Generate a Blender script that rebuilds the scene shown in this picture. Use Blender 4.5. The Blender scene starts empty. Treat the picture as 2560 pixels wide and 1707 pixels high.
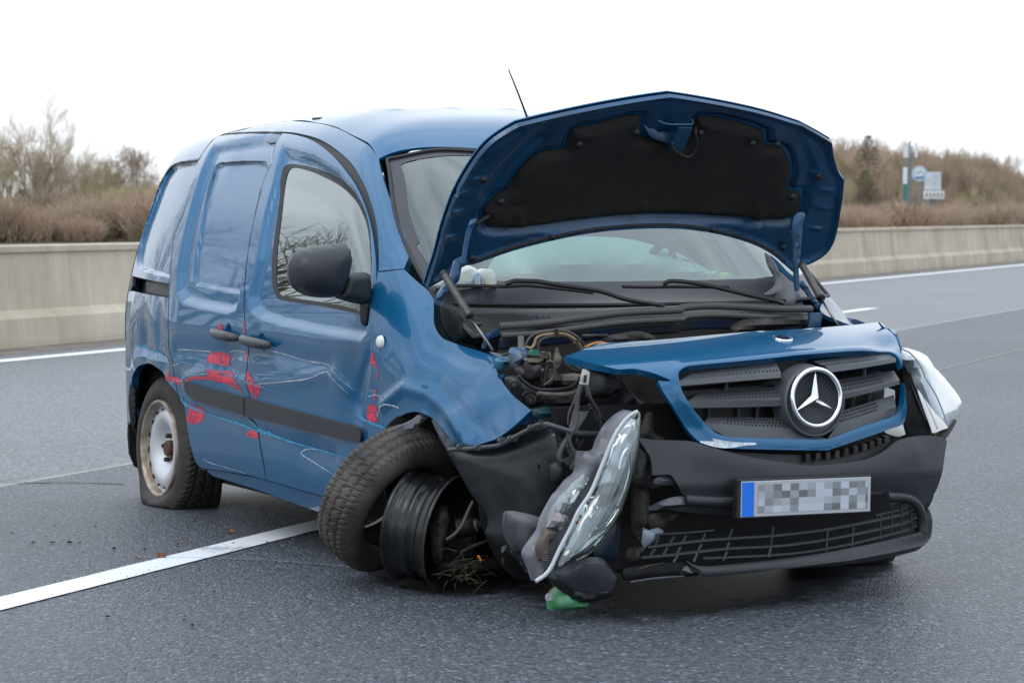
import bpy, bmesh, math, random
import numpy as np
from mathutils import Vector, Matrix
from mathutils.geometry import delaunay_2d_cdt
R_ = math.radians
rng = random.Random(7)
sc = bpy.context.scene
COL = sc.collection

# ------------------------------------------------------------ camera
FPX, HOR, CAMH, DROP = 6400.0, 535.0, 1.1856, 0.065
PITCH = math.atan((853.5 - HOR) / FPX)
VAN_X, VAN_Y, VAN_YAW = -0.7434, 10.7896, -1.0809
cam_d = bpy.data.cameras.new('camera')
cam = bpy.data.objects.new('camera', cam_d)
COL.objects.link(cam)
cam.location = (0, 0, CAMH)
cam.rotation_euler = (math.pi / 2 - PITCH, 0, 0)
cam_d.sensor_width = 36
cam_d.lens = FPX / 2560 * 36
cam_d.clip_end = 3000
cam_d.dof.use_dof = True
cam_d.dof.focus_distance = 8.6
cam_d.dof.aperture_fstop = 9.0
sc.camera = cam

# ------------------------------------------------------------ world: overcast sky over a Nishita sky
SUN_EL, SUN_ROT = R_(48), R_(200)
w = bpy.data.worlds.new('World'); sc.world = w; w.use_nodes = True
nt = w.node_tree; nt.nodes.clear()
N = nt.nodes.new
out = N('ShaderNodeOutputWorld'); mix = N('ShaderNodeMixShader')
b1 = N('ShaderNodeBackground'); b2 = N('ShaderNodeBackground')
sky = N('ShaderNodeTexSky'); sky.sky_type = 'NISHITA'; sky.sun_disc = False
sky.sun_elevation = SUN_EL; sky.sun_rotation = SUN_ROT
nt.links.new(sky.outputs[0], b1.inputs[0]); b1.inputs[1].default_value = 0.1
tc = N('ShaderNodeTexCoord'); mp = N('ShaderNodeMapping'); mp.inputs['Scale'].default_value = (1.0, 1.0, 3.2)
n1 = N('ShaderNodeTexNoise'); n1.inputs['Scale'].default_value = 2.6; n1.inputs['Detail'].default_value = 7; n1.inputs['Roughness'].default_value = 0.55; n1.inputs['Distortion'].default_value = .6
rp = N('ShaderNodeValToRGB')
rp.color_ramp.elements[0].position = 0.36; rp.color_ramp.elements[0].color = (0.52, 0.60, 0.70, 1)
rp.color_ramp.elements[1].position = 0.64; rp.color_ramp.elements[1].color = (.93, 1.0, 1.08, 1)
nt.links.new(tc.outputs['Generated'], mp.inputs[0]); nt.links.new(mp.outputs[0], n1.inputs[0]); nt.links.new(n1.outputs[0], rp.inputs[0])
# the cloud deck is thin and bright low towards the north, where the camera looks, greyer elsewhere
sep = N('ShaderNodeSeparateXYZ'); nt.links.new(tc.outputs['Generated'], sep.inputs[0])
mr = N('ShaderNodeMapRange'); mr.inputs[1].default_value = 0.45; mr.inputs[2].default_value = 0.97
mr.interpolation_type = 'SMOOTHSTEP'
nt.links.new(sep.outputs[1], mr.inputs[0])
mc = N('ShaderNodeMix'); mc.data_type = 'RGBA'
nt.links.new(mr.outputs[0], mc.inputs[0]); nt.links.new(rp.outputs[0], mc.inputs[6]); mc.inputs[7].default_value = (.96, 1.0, 1.05, 1)
nt.links.new(mc.outputs[2], b2.inputs[0])
# overcast sky: brighter overhead than near the horizon
ze = N('ShaderNodeMapRange'); ze.inputs[1].default_value = 0.0; ze.inputs[2].default_value = 1.0; ze.inputs[3].default_value = 1.0; ze.inputs[4].default_value = 1.9
nt.links.new(sep.outputs[2], ze.inputs[0]); nt.links.new(ze.outputs[0], b2.inputs[1])
mix.inputs[0].default_value = 0.92
nt.links.new(b1.outputs[0], mix.inputs[1]); nt.links.new(b2.outputs[0], mix.inputs[2]); nt.links.new(mix.outputs[0], out.inputs[0])

sun_d = bpy.data.lights.new('sun', 'SUN'); sun_d.energy = 0.5; sun_d.angle = R_(25); sun_d.color = (1, .96, .9)
sun = bpy.data.objects.new('sun', sun_d); COL.objects.link(sun)
# the sun stands high behind the clouds, to the left of the camera
sun.rotation_euler = (R_(42), 0, R_(-35))
sc.view_settings.view_transform = 'Standard'; sc.view_settings.look = 'None'
sc.view_settings.exposure = 0.30; sc.view_settings.gamma = 1; sc.view_settings.use_curve_mapping = False
sc.render.engine = 'CYCLES'

# ------------------------------------------------------------ materials
MATS = {}
def mat(name, base, rough=.5, metal=0., coat=0., coat_rough=.03, bump=0., bscale=60., var=0., vscale=8., ior=1.5, trans=0., alpha=1., spec=.5, var2=None, emis=None, bdetail=4, dist=.004, obj_space=True):
    if name in MATS: return MATS[name]
    m = bpy.data.materials.new(name); m.use_nodes = True; t = m.node_tree; n = t.nodes; p = n['Principled BSDF']
    p.inputs['Base Color'].default_value = (*base, 1); p.inputs['Roughness'].default_value = rough
    p.inputs['Metallic'].default_value = metal; p.inputs['IOR'].default_value = ior
    p.inputs['Coat Weight'].default_value = coat; p.inputs['Coat Roughness'].default_value = coat_rough
    p.inputs['Transmission Weight'].default_value = trans; p.inputs['Alpha'].default_value = alpha
    p.inputs['Specular IOR Level'].default_value = spec
    co = n.new('ShaderNodeTexCoord')
    if var > 0:
        ns = n.new('ShaderNodeTexNoise'); ns.inputs['Scale'].default_value = vscale; ns.inputs['Detail'].default_value = 6
        t.links.new(co.outputs['Object'], ns.inputs[0])
        r = n.new('ShaderNodeValToRGB'); r.color_ramp.elements[0].position = .33; r.color_ramp.elements[1].position = .67
        c2 = var2 or tuple(c * (1 - var) for c in base)
        c1 = base if var2 else tuple(min(1, c * (1 + var)) for c in base)
        r.color_ramp.elements[0].color = (*c2, 1); r.color_ramp.elements[1].color = (*c1, 1)
        t.links.new(ns.outputs[0], r.inputs[0]); t.links.new(r.outputs[0], p.inputs['Base Color'])
        rr = n.new('ShaderNodeMapRange'); rr.inputs[3].default_value = max(0.02, rough - .08 - .1 * (coat == 0)); rr.inputs[4].default_value = min(1, rough + .1)
        t.links.new(ns.outputs[0], rr.inputs[0]); t.links.new(rr.outputs[0], p.inputs['Roughness'])
    if bump > 0:
        nb = n.new('ShaderNodeTexNoise'); nb.inputs['Scale'].default_value = bscale; nb.inputs['Detail'].default_value = bdetail
        t.links.new(co.outputs['Object'], nb.inputs[0])
        b = n.new('ShaderNodeBump'); b.inputs['Strength'].default_value = bump; b.inputs['Distance'].default_value = dist
        t.links.new(nb.outputs[0], b.inputs['Height']); t.links.new(b.outputs[0], p.inputs['Normal'])
    MATS[name] = m
    return m

PAINT = mat('blue_car_paint', (.0008, .096, .222), .36, .22, .85, .018, var=.05, vscale=3, spec=.25)
PAINT.node_tree.nodes['Principled BSDF'].inputs['Coat IOR'].default_value = 1.5
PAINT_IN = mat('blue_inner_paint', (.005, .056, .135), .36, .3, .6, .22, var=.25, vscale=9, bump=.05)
TRIM = mat('dark_grey_plastic', (.021, .024, .030), .46, bump=.12, bscale=900, var=.12, vscale=12)
TRIM2 = mat('worn_grey_plastic', (.05, .054, .062), .42, bump=.15, bscale=120, var=.35, vscale=14)
BLACK = mat('black_plastic', (.010, .010, .011), .5, var=.3, vscale=20)
RUBBER = mat('black_rubber_seal', (.014, .014, .015), .55)
TYRE = mat('tyre_rubber', (.020, .0195, .019), .72, bump=.35, bscale=160, var=.45, vscale=11, var2=(.048, .042, .036))
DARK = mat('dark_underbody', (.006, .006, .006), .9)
GRIME = mat('grimy_metal', (.075, .066, .056), .6, .5, bump=.5, bscale=70, var=.5, vscale=22, var2=(.018, .016, .014))
GRIME2 = mat('dirty_black_metal', (.03, .027, .025), .5, .3, bump=.4, bscale=60, var=.6, vscale=18)
ALU = mat('dusty_cast_aluminium', (.20, .175, .14), .6, .5, bump=.4, bscale=80, var=.35, vscale=20)
CHROME = mat('chrome', (.86, .88, .90), .12, 1.0)
SILVER = mat('silver_painted_steel', (.60, .62, .65), .38, .35, .3, .2, var=.08, vscale=15)
RUST = mat('rusty_rim_edge', (.48, .44, .38), .5, .5, bump=.3, bscale=90, var=.5, vscale=16, var2=(.24, .16, .10))
STEELB = mat('black_painted_steel', (.020, .021, .023), .27, .6, .3, .15, bump=.05, bscale=30, var=.4, vscale=13)
FELT = mat('black_insulation_felt', (.011, .0095, .0085), .85, bump=.45, bscale=35, var=.35, vscale=7, dist=.006)
WHITEP = mat('white_plastic', (.75, .75, .74), .4, var=.1)

def glass_mat(name, tint, mixf=.55, rough=.0):
    m = bpy.data.materials.new(name); m.use_nodes = True; t = m.node_tree; n = t.nodes
    for x in list(n):
        if x.type != 'OUTPUT_MATERIAL': n.remove(x)
    o = [x for x in n if x.type == 'OUTPUT_MATERIAL'][0]
    tr = n.new('ShaderNodeBsdfTransparent'); tr.inputs[0].default_value = (*tint, 1)
    gl = n.new('ShaderNodeBsdfGlossy'); gl.inputs['Roughness'].default_value = rough; gl.inputs[0].default_value = (.93, 1, .99, 1)
    fr = n.new('ShaderNodeFresnel'); fr.inputs[0].default_value = 1.52
    mm = n.new('ShaderNodeMath'); mm.operation = 'MULTIPLY_ADD'; mm.inputs[1].default_value = 1.7; mm.inputs[2].default_value = mixf; mm.use_clamp = True
    mx = n.new('ShaderNodeMixShader')
    t.links.new(fr.outputs[0], mm.inputs[0]); t.links.new(mm.outputs[0], mx.inputs[0]); t.links.new(tr.outputs[0], mx.inputs[1]); t.links.new(gl.outputs[0], mx.inputs[2]); t.links.new(mx.outputs[0], o.inputs[0])
    MATS[name] = m; return m
WGLASS = glass_mat('windscreen_glass', (.55, .82, .76), .05)
SGLASS = glass_mat('side_window_glass', (.34, .54, .50), .10)
LENS = glass_mat('headlight_lens', (.86, .89, .90), .06, .03)

# ------------------------------------------------------------ object helpers
def link(o, parent=None):
    COL.objects.link(o)
    if parent is not None: o.parent = parent
    return o
def tag(o, label=None, cat=None, group=None, kind=None):
    if label: o['label'] = label
    if cat: o['category'] = cat
    if group: o['group'] = group
    if kind: o['kind'] = kind
    return o
def empty(name, loc=(0, 0, 0), rz=0.):
    o = bpy.data.objects.new(name, None); o.location = loc; o.rotation_euler = (0, 0, rz); o.empty_display_size = .2
    return link(o)
def mesh_obj(name, verts, faces, m=None, parent=None, smooth=False, normals=None):
    me = bpy.data.meshes.new(name)
    me.from_pydata([tuple(map(float, v)) for v in verts], [], [tuple(int(i) for i in f) for f in faces])
    if smooth: me.polygons.foreach_set('use_smooth', [True] * len(me.polygons))
    me.update()
    if normals is not None: me.normals_split_custom_set_from_vertices([tuple(map(float, n)) for n in normals])
    if m: me.materials.append(m)
    return link(bpy.data.objects.new(name, me), parent)
class MB:
    """collects shapes into one mesh"""
    def __init__(s): s.v = []; s.f = []
    def add(s, v, f):
        o = len(s.v); s.v += [tuple(map(float, p)) for p in v]; s.f += [tuple(int(i) + o for i in q) for q in f]; return s
    def box(s, lo, hi, M=None):
        (a, b, c), (d, e, g) = lo, hi
        v = [Vector(p) for p in ((a, b, c), (d, b, c), (d, e, c), (a, e, c), (a, b, g), (d, b, g), (d, e, g), (a, e, g))]
        if M is not None: v = [M @ p for p in v]
        return s.add(v, [(3, 2, 1, 0), (4, 5, 6, 7), (0, 1, 5, 4), (1, 2, 6, 5), (2, 3, 7, 6), (3, 0, 4, 7)])
    def tube(s, pts, r, n=10, caps=True, smooth=True):
        P = [Vector(p) for p in (spline(pts, 4) if smooth and len(pts) > 2 else pts)]
        rs = r if hasattr(r, '__len__') else None
        up = None; rings = []
        for i, p in enumerate(P):
            d = (P[min(i + 1, len(P) - 1)] - P[max(i - 1, 0)])
            if d.length < 1e-9: d = Vector((0, 0, 1))
            d.normalize()
            if up is None:
                up = d.orthogonal().normalized()
            up = (up - d * up.dot(d))
            up = up.normalized() if up.length > 1e-6 else d.orthogonal().normalized()
            sd = d.cross(up)
            rr = r if rs is None else float(np.interp(i / (len(P) - 1), np.linspace(0, 1, len(rs)), rs))
            rings.append([p + (up * math.cos(a) + sd * math.sin(a)) * rr for a in [2 * math.pi * k / n for k in range(n)]])
        v = [q for g in rings for q in g]; f = []
        for i in range(len(P) - 1):
            for k in range(n): f.append((i * n + k, i * n + (k + 1) % n, (i + 1) * n + (k + 1) % n, (i + 1) * n + k))
        if caps: f.append(tuple(reversed(range(n)))); f.append(tuple((len(P) - 1) * n + k for k in range(n)))
        return s.add(v, f)
    def lathe(s, prof, M=None, n=40, close=False):
        """prof: (radius, axial) pairs, axis = local x"""
        v = []; f = []
        for r, a in prof:
            for k in range(n):
                t = 2 * math.pi * k / n; q = Vector((a, r * math.cos(t), r * math.sin(t))); v.append(M @ q if M is not None else q)
        m = len(prof)
        for i in range(m - 1 + (1 if close else 0)):
            for k in range(n):
                f.append((i * n + k, i * n + (k + 1) % n, ((i + 1) % m) * n + (k + 1) % n, ((i + 1) % m) * n + k))
        return s.add(v, f)
    def build(s, name, m, parent=None, smooth=False, angle=None, bevel=0):
        o = mesh_obj(name, s.v, s.f, m, parent, smooth or angle is not None)
        if angle is not None:
            bm = bmesh.new(); bm.from_mesh(o.data)
            for e in bm.edges:
                if len(e.link_faces) == 2 and e.calc_face_angle(0) > R_(angle): e.smooth = False
            bm.to_mesh(o.data); bm.free()
        if bevel:
            b = o.modifiers.new('bevel', 'BEVEL'); b.width = bevel; b.segments = 2; b.limit_method = 'ANGLE'
        return o
def spline(pts, sub=5, closed=False):
    """Catmull-Rom through points; a trailing 'c' marks a corner"""
    P = [np.array([float(a) for a in p if a != 'c']) for p in pts]; cor = [p[-1] == 'c' if isinstance(p[-1], str) else False for p in pts]
    n = len(P); outp = []
    for i in range(n if closed else n - 1):
        p1, p2 = P[i], P[(i + 1) % n]
        p0 = P[(i - 1) % n] if (closed or i > 0) else p1; p3 = P[(i + 2) % n] if (closed or i + 2 < n) else p2
        t1 = (p2 - p0) / 2; t2 = (p3 - p1) / 2
        L = np.linalg.norm(p2 - p1)
        if cor[i]: t1 = (p2 - p1)
        if cor[(i + 1) % n]: t2 = (p2 - p1)
        for t in (t1, t2):
            l = np.linalg.norm(t)
            if l > 1.3 * L and l > 0: t *= 1.3 * L / l
        for k in range(sub):
            t = k / sub; t_2 = t * t; t_3 = t_2 * t
            outp.append((2 * t_3 - 3 * t_2 + 1) * p1 + (t_3 - 2 * t_2 + t) * t1 + (-2 * t_3 + 3 * t_2) * p2 + (t_3 - t_2) * t2)
    if not closed: outp.append(P[-1])
    return outp

# ------------------------------------------------------------ measuring: sight lines from the camera, in the van's own frame
cy_, sy_ = math.cos(-VAN_YAW), math.sin(-VAN_YAW)
def w2v(p): return np.array([cy_ * (p[0] - VAN_X) - sy_ * (p[1] - VAN_Y), sy_ * (p[0] - VAN_X) + cy_ * (p[1] - VAN_Y), p[2] + DROP])
CV = w2v((0, 0, CAMH))
cp_, sp_ = math.cos(PITCH), math.sin(PITCH)
VIEWS = dict(S=(0, 0, 1), D=(0, 0, 1.08844), A=(280, 240, .35714), B=(280, 700, .38257), C=(780, 940, .39534), E=(1060, 620, .31888), F=(1500, 780, .45908),
             G=(1040, 200, .47619), J=(280, 400, .1913), K=(1380, 960, .21689), L=(1300, 1200, .22954), M=(1080, 640, .17857), N=(1860, 640, .16585),
             P=(1620, 560, .21259), Q=(1160, 820, .15308), R=(2040, 800, .20408), T=(1540, 1100, .24236), U=(300, 900, .24231), O=(0, 1300, .38265))
def S_(v, x, y): a, b, s = VIEWS[v]; return a + x * s, b + y * s
def ray(v, x, y):
    u, t = S_(v, x, y); dx, dz = (u - 1280) / FPX, (853.5 - t) / FPX
    d = (dx, cp_ + dz * sp_, -sp_ + dz * cp_)
    return np.array([cy_ * d[0] - sy_ * d[1], sy_ * d[0] + cy_ * d[1], d[2]])
def wray(v, x, y):
    u, t = S_(v, x, y); dx, dz = (u - 1280) / FPX, (853.5 - t) / FPX
    return np.array([dx, cp_ + dz * sp_, -sp_ + dz * cp_])
def atX(v, x, y, X): d = ray(v, x, y); return CV + d * (X - CV[0]) / d[0]
def atY(v, x, y, Y): d = ray(v, x, y); return CV + d * (Y - CV[1]) / d[1]
def atZ(v, x, y, Z): d = ray(v, x, y); return CV + d * (Z - CV[2]) / d[2]
def ground(v, x, y, z=0.): d = wray(v, x, y); t = (z - CAMH) / d[2]; return np.array([d[0] * t, d[1] * t, z])
def seen(v, x, y, F, t0=4., t1=13., n=360):
    """first point along the sight line where F(point) < 0 (inside)"""
    d = ray(v, x, y); ts = np.linspace(t0, t1, n)
    pts = CV[None] + ts[:, None] * d[None]; f = F(pts[:, 0], pts[:, 1], pts[:, 2])
    neg = np.where(f < 0)[0]
    if len(neg) == 0: k = int(np.argmin(f)); return pts[k]
    k = neg[0]
    if k == 0: return pts[0]
    a, b = ts[k - 1], ts[k]
    for _ in range(30):
        m_ = (a + b) / 2; p = CV + m_ * d
        if F(*[np.array([q]) for q in p])[0] < 0: b = m_
        else: a = m_
    return CV + b * d
# ------------------------------------------------------------ body shell of the van as a surface
def sst(a, b, x):
    t = np.clip((x - a) / (b - a), 0, 1); return t * t * (3 - 2 * t)
def z_top(X):
    return np.interp(X, [-.6, -.45, .2, .8, 1.3, 1.70, 1.78, 2.0, 2.3, 2.62, 2.70, 2.9, 3.2, 3.45, 3.7], [1.590, 1.598, 1.630, 1.644, 1.648, 1.60, 1.575, 1.44, 1.235, 1.00, .95, .91, .86, .79, .70])
_zx = np.linspace(-.8, 3.9, 471); _zt = z_top(_zx)
for _ in range(3): _zt = np.convolve(np.pad(_zt, 6, 'edge'), np.ones(13) / 13, 'valid')
def zt(X): return np.interp(X, _zx, _zt)
def halfw(X):
    h = .90 - .118 * np.clip((.5 - X) / .92, 0, 1.3) ** 1.6
    return h - .16 * np.clip((X - 2.75) / .75, 0, 1.2) ** 2
def yfun(X, z):
    """half width of the body at station X and height z"""
    X = np.asarray(X, float); z = np.asarray(z, float)
    wd = halfw(X) - .215 * np.clip((z - .80) / .70, 0, 2) ** 1.55 - .05 * np.clip((.42 - z) / .25, 0, 1.2) ** 2 - .006 * np.clip((.80 - z) / .4, 0, 1) ** 2
    T = zt(X); n = np.interp(X, [-.2, .6, 1.7, 2.2, 2.6], [15, 11, 11, 6, 5.])
    q = np.clip((z - (T - .8)) / .8, 0, .99999)
    return wd * np.clip(1 - q ** n, 1e-6, 1) ** .26
def Fhull(x, y, z):
    ins = np.abs(y) - yfun(x, z)
    ins = np.where(z > zt(x), np.maximum(ins, 0) + (z - zt(x)), ins)
    ins = np.where(x < -.43, np.maximum(ins, .001) + (-.43 - x), ins)
    return ins
def Fside(x, y, z):  # only the near side, ignoring roof rounding
    return -y - yfun(x, np.minimum(z, zt(x) - .01)) if False else (-yfun(x, z) - y) * -1 * 0 + (np.abs(np.minimum(y, 0)) - yfun(x, z)) + np.where(y > 0, 9, 0) + np.where(z > zt(x), 5, 0)
def hull(v, x, y, F=Fhull): return seen(v, x, y, F)
def H(v, pts, F=Fhull):
    """pixel outline -> (X, z) outline on the near side of the body"""
    o = []
    for p in pts:
        vv = v; q = p
        if isinstance(p[0], str): vv = p[0]; q = p[1:]
        h = hull(vv, q[0], q[1], F); o.append((h[0], h[2], 'c') if q[-1] == 'c' else (h[0], h[2]))
    return o
def side_pos(P2, sgn=-1):
    P2 = np.asarray(P2); return np.stack([P2[:, 0], sgn * yfun(P2[:, 0], P2[:, 1]), P2[:, 1]], 1)
def surf_normals(surf, P2, outward, e=.004):
    a = surf(P2 + np.array([e, 0])) - surf(P2 - np.array([e, 0])); b = surf(P2 + np.array([0, e])) - surf(P2 - np.array([0, e]))
    n = np.cross(a, b); n /= np.maximum(np.linalg.norm(n, axis=1, keepdims=True), 1e-12)
    s = np.sign((n * np.asarray(outward)).sum(1, keepdims=True)); s[s == 0] = 1
    return n * s
def sdist(P2, poly):
    """signed distance (positive inside) of points to a closed polygon"""
    P2 = np.asarray(P2, float)[:, :2]; A = np.asarray(poly, float)[:, :2]; B = np.roll(A, -1, 0)
    out_ = np.empty(len(P2))
    for s in range(0, len(P2), 4000):
        p = P2[s:s + 4000, None, :]; ab = (B - A)[None]; ap = p - A[None]
        t = np.clip((ap * ab).sum(2) / np.maximum((ab ** 2).sum(2), 1e-12), 0, 1)
        d = np.sqrt(((ap - t[..., None] * ab) ** 2).sum(2)).min(1)
        c = ((A[None, :, 1] > p[..., 1]) != (B[None, :, 1] > p[..., 1])) & (p[..., 0] < ab[..., 0] * (p[..., 1] - A[None, :, 1]) / np.where(np.abs(ab[..., 1]) < 1e-12, 1e-12, ab[..., 1]) + A[None, :, 0])
        out_[s:s + 4000] = np.where(c.sum(1) % 2 == 1, d, -d)
    return out_
def rec(poly, depth, wd):
    poly = np.array(poly); return lambda P2: -depth * sst(0, wd, sdist(P2, poly))
def ldist(P2, line):
    A = np.asarray(line, float)[:-1, :2]; B = np.asarray(line, float)[1:, :2]; p = np.asarray(P2)[:, None, :2]
    ab = (B - A)[None]; ap = p - A[None]; t = np.clip((ap * ab).sum(2) / np.maximum((ab ** 2).sum(2), 1e-12), 0, 1)
    return np.sqrt(((ap - t[..., None] * ab) ** 2).sum(2)).min(1)
def crease(line, h, wd): return lambda P2: h * np.exp(-(ldist(P2, line) / wd) ** 2)
def bump_(c, rx, ry, h, ang=0):
    ca, sa = math.cos(ang), math.sin(ang)
    def g(P2):
        d = P2 - np.array(c); u = ca * d[:, 0] + sa * d[:, 1]; v = -sa * d[:, 0] + ca * d[:, 1]
        return h * np.exp(-(u / rx) ** 2 - (v / ry) ** 2)
    return g
def resample(poly, step):
    P = [np.array(p[:2], float) for p in poly]; o = []
    for i in range(len(P)):
        a, b = P[i], P[(i + 1) % len(P)]; L = np.linalg.norm(b - a)
        if L < 1e-7: continue
        n = max(1, int(round(L / step)))
        for k in range(n): o.append(a + (b - a) * k / n)
    # drop near-duplicates
    q = [o[0]]
    for p in o[1:]:
        if np.linalg.norm(p - q[-1]) > step * .25: q.append(p)
    if np.linalg.norm(q[0] - q[-1]) < step * .25: q.pop()
    return q
def triangulate(outer, holes=(), step=.012):
    loops = [resample(outer, step)] + [resample(h, step) for h in holes]
    pts = []; edges = []
    for l in loops:
        s = len(pts); pts += [tuple(p) for p in l]; edges += [(s + i, s + (i + 1) % len(l)) for i in range(len(l))]
    nb = len(pts)
    O = np.array(loops[0]); lo = O.min(0); hi = O.max(0)
    gx = np.arange(lo[0], hi[0], step); gy = np.arange(lo[1], hi[1], step)
    g = np.array([(x + (j % 2) * step / 2, y) for j, y in enumerate(gy) for x in gx])
    if len(g):
        k = sdist(g, O) > .55 * step
        for h in loops[1:]: k &= sdist(g, h) < -.55 * step
        pts += [tuple(p) for p in g[k]]
    v, e, f, ov, oe, of = delaunay_2d_cdt([Vector(p) for p in pts], edges, [], 0, 1e-6)
    V = np.array([tuple(p) for p in v]); Fc = np.array([tuple(t) for t in f])
    c = V[Fc].mean(1); keep = sdist(c, O) > 0
    for h in loops[1:]: keep &= sdist(c, h) < 0
    Fc = Fc[keep]
    a = V[Fc]; ar = (a[:, 1, 0] - a[:, 0, 0]) * (a[:, 2, 1] - a[:, 0, 1]) - (a[:, 1, 1] - a[:, 0, 1]) * (a[:, 2, 0] - a[:, 0, 0])
    Fc = np.where((ar < 0)[:, None], Fc[:, ::-1], Fc)
    Fc = Fc[np.abs(ar) > 1e-12]
    return V, Fc
def boundary_edges(Fc):
    E = {}
    for t in Fc:
        for i in range(3):
            a, b = int(t[i]), int(t[(i + 1) % 3]); E[(a, b)] = 1
    return [(a, b) for a, b in E if (b, a) not in E]
def panel(name, outer, m, parent, holes=(), disp=(), step=.012, thick=.014, surf=side_pos, outward=(0, -1, 0), back=False, lift=0., flange_mat=None, smooth_outline=True, sub=4):
    """a sheet-metal panel cut from a surface, with turned-in edges"""
    ol = spline(outer, sub, True) if smooth_outline else [np.array(p[:2], float) for p in outer]
    hl = [spline(h, sub, True) for h in holes]
    V, Fc = triangulate(ol, hl, step)
    def pos(P2):
        b = surf(P2); n = surf_normals(surf, P2, outward)
        d = np.full(len(P2), float(lift))
        for g in disp: d = d + g(P2)
        return b + n * d[:, None]
    X = pos(V); Nn = surf_normals(pos, V, outward) if (disp or True) else None
    # orient faces outward
    t = X[Fc]; fn = np.cross(t[:, 1] - t[:, 0], t[:, 2] - t[:, 0]); s = (fn * Nn[Fc].mean(1)).sum(1) < 0
    Fc = np.where(s[:, None], Fc[:, ::-1], Fc)
    verts = list(X); faces = [tuple(q) for q in Fc]; nor = list(Nn)
    if thick > 0:
        be = boundary_edges(Fc); ids = {}
        nrm0 = surf_normals(surf, V, outward)
        for a, b in be:
            e = X[b] - X[a]; fl = np.cross(Nn[a], e); fl = -fl / max(np.linalg.norm(fl), 1e-9)
            k = len(verts)
            verts += [X[a], X[b], X[b] - nrm0[b] * thick, X[a] - nrm0[a] * thick]; nor += [fl] * 4
            faces.append((k + 1, k, k + 3, k + 2))
        if back:
            k = len(verts); verts += list(X - nrm0 * thick); nor += list(-Nn); faces += [tuple(int(i) + k for i in q[::-1]) for q in Fc]
    return mesh_obj(name, verts, faces, m, parent, True, nor)
def decal(name, outline, m, parent, disp=(), surf=side_pos, outward=(0, -1, 0), lift=.002, step=.012, sub=4):
    return panel(name, outline, m, parent, disp=disp, step=step, thick=0, surf=surf, outward=outward, lift=lift, sub=sub)
def ribbon(name, line, wd, m, parent, disp=(), surf=side_pos, outward=(0, -1, 0), lift=.002):
    L = np.array([p[:2] for p in spline(line, 6)]); d = np.gradient(L, axis=0); d /= np.maximum(np.linalg.norm(d, axis=1, keepdims=True), 1e-9)
    nn = np.stack([-d[:, 1], d[:, 0]], 1); ws = np.interp(np.linspace(0, 1, len(L)), np.linspace(0, 1, len(wd)), wd) if hasattr(wd, '__len__') else np.full(len(L), wd)
    r = np.random.RandomState(len(L)); ws = ws * (1 + .25 * r.randn(len(L)))
    A = L + nn * ws[:, None] / 2; B_ = L - nn * ws[:, None] / 2; P2 = np.concatenate([A, L, B_])
    b = surf(P2); n = surf_normals(surf, P2, outward); dd = np.full(len(P2), lift)
    for g in disp: dd = dd + g(P2)
    X = b + n * dd[:, None]; k = len(L)
    f = [(i, i + 1, k + i + 1, k + i) for i in range(k - 1)] + [(k + i, k + i + 1, 2 * k + i + 1, 2 * k + i) for i in range(k - 1)]
    a_, b_, c_ = X[f[0][0]], X[f[0][1]], X[f[0][2]]
    if np.dot(np.cross(b_ - a_, c_ - a_), n[0]) < 0: f = [q[::-1] for q in f]
    return mesh_obj(name, X, f, m, parent, True, n)

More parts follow.
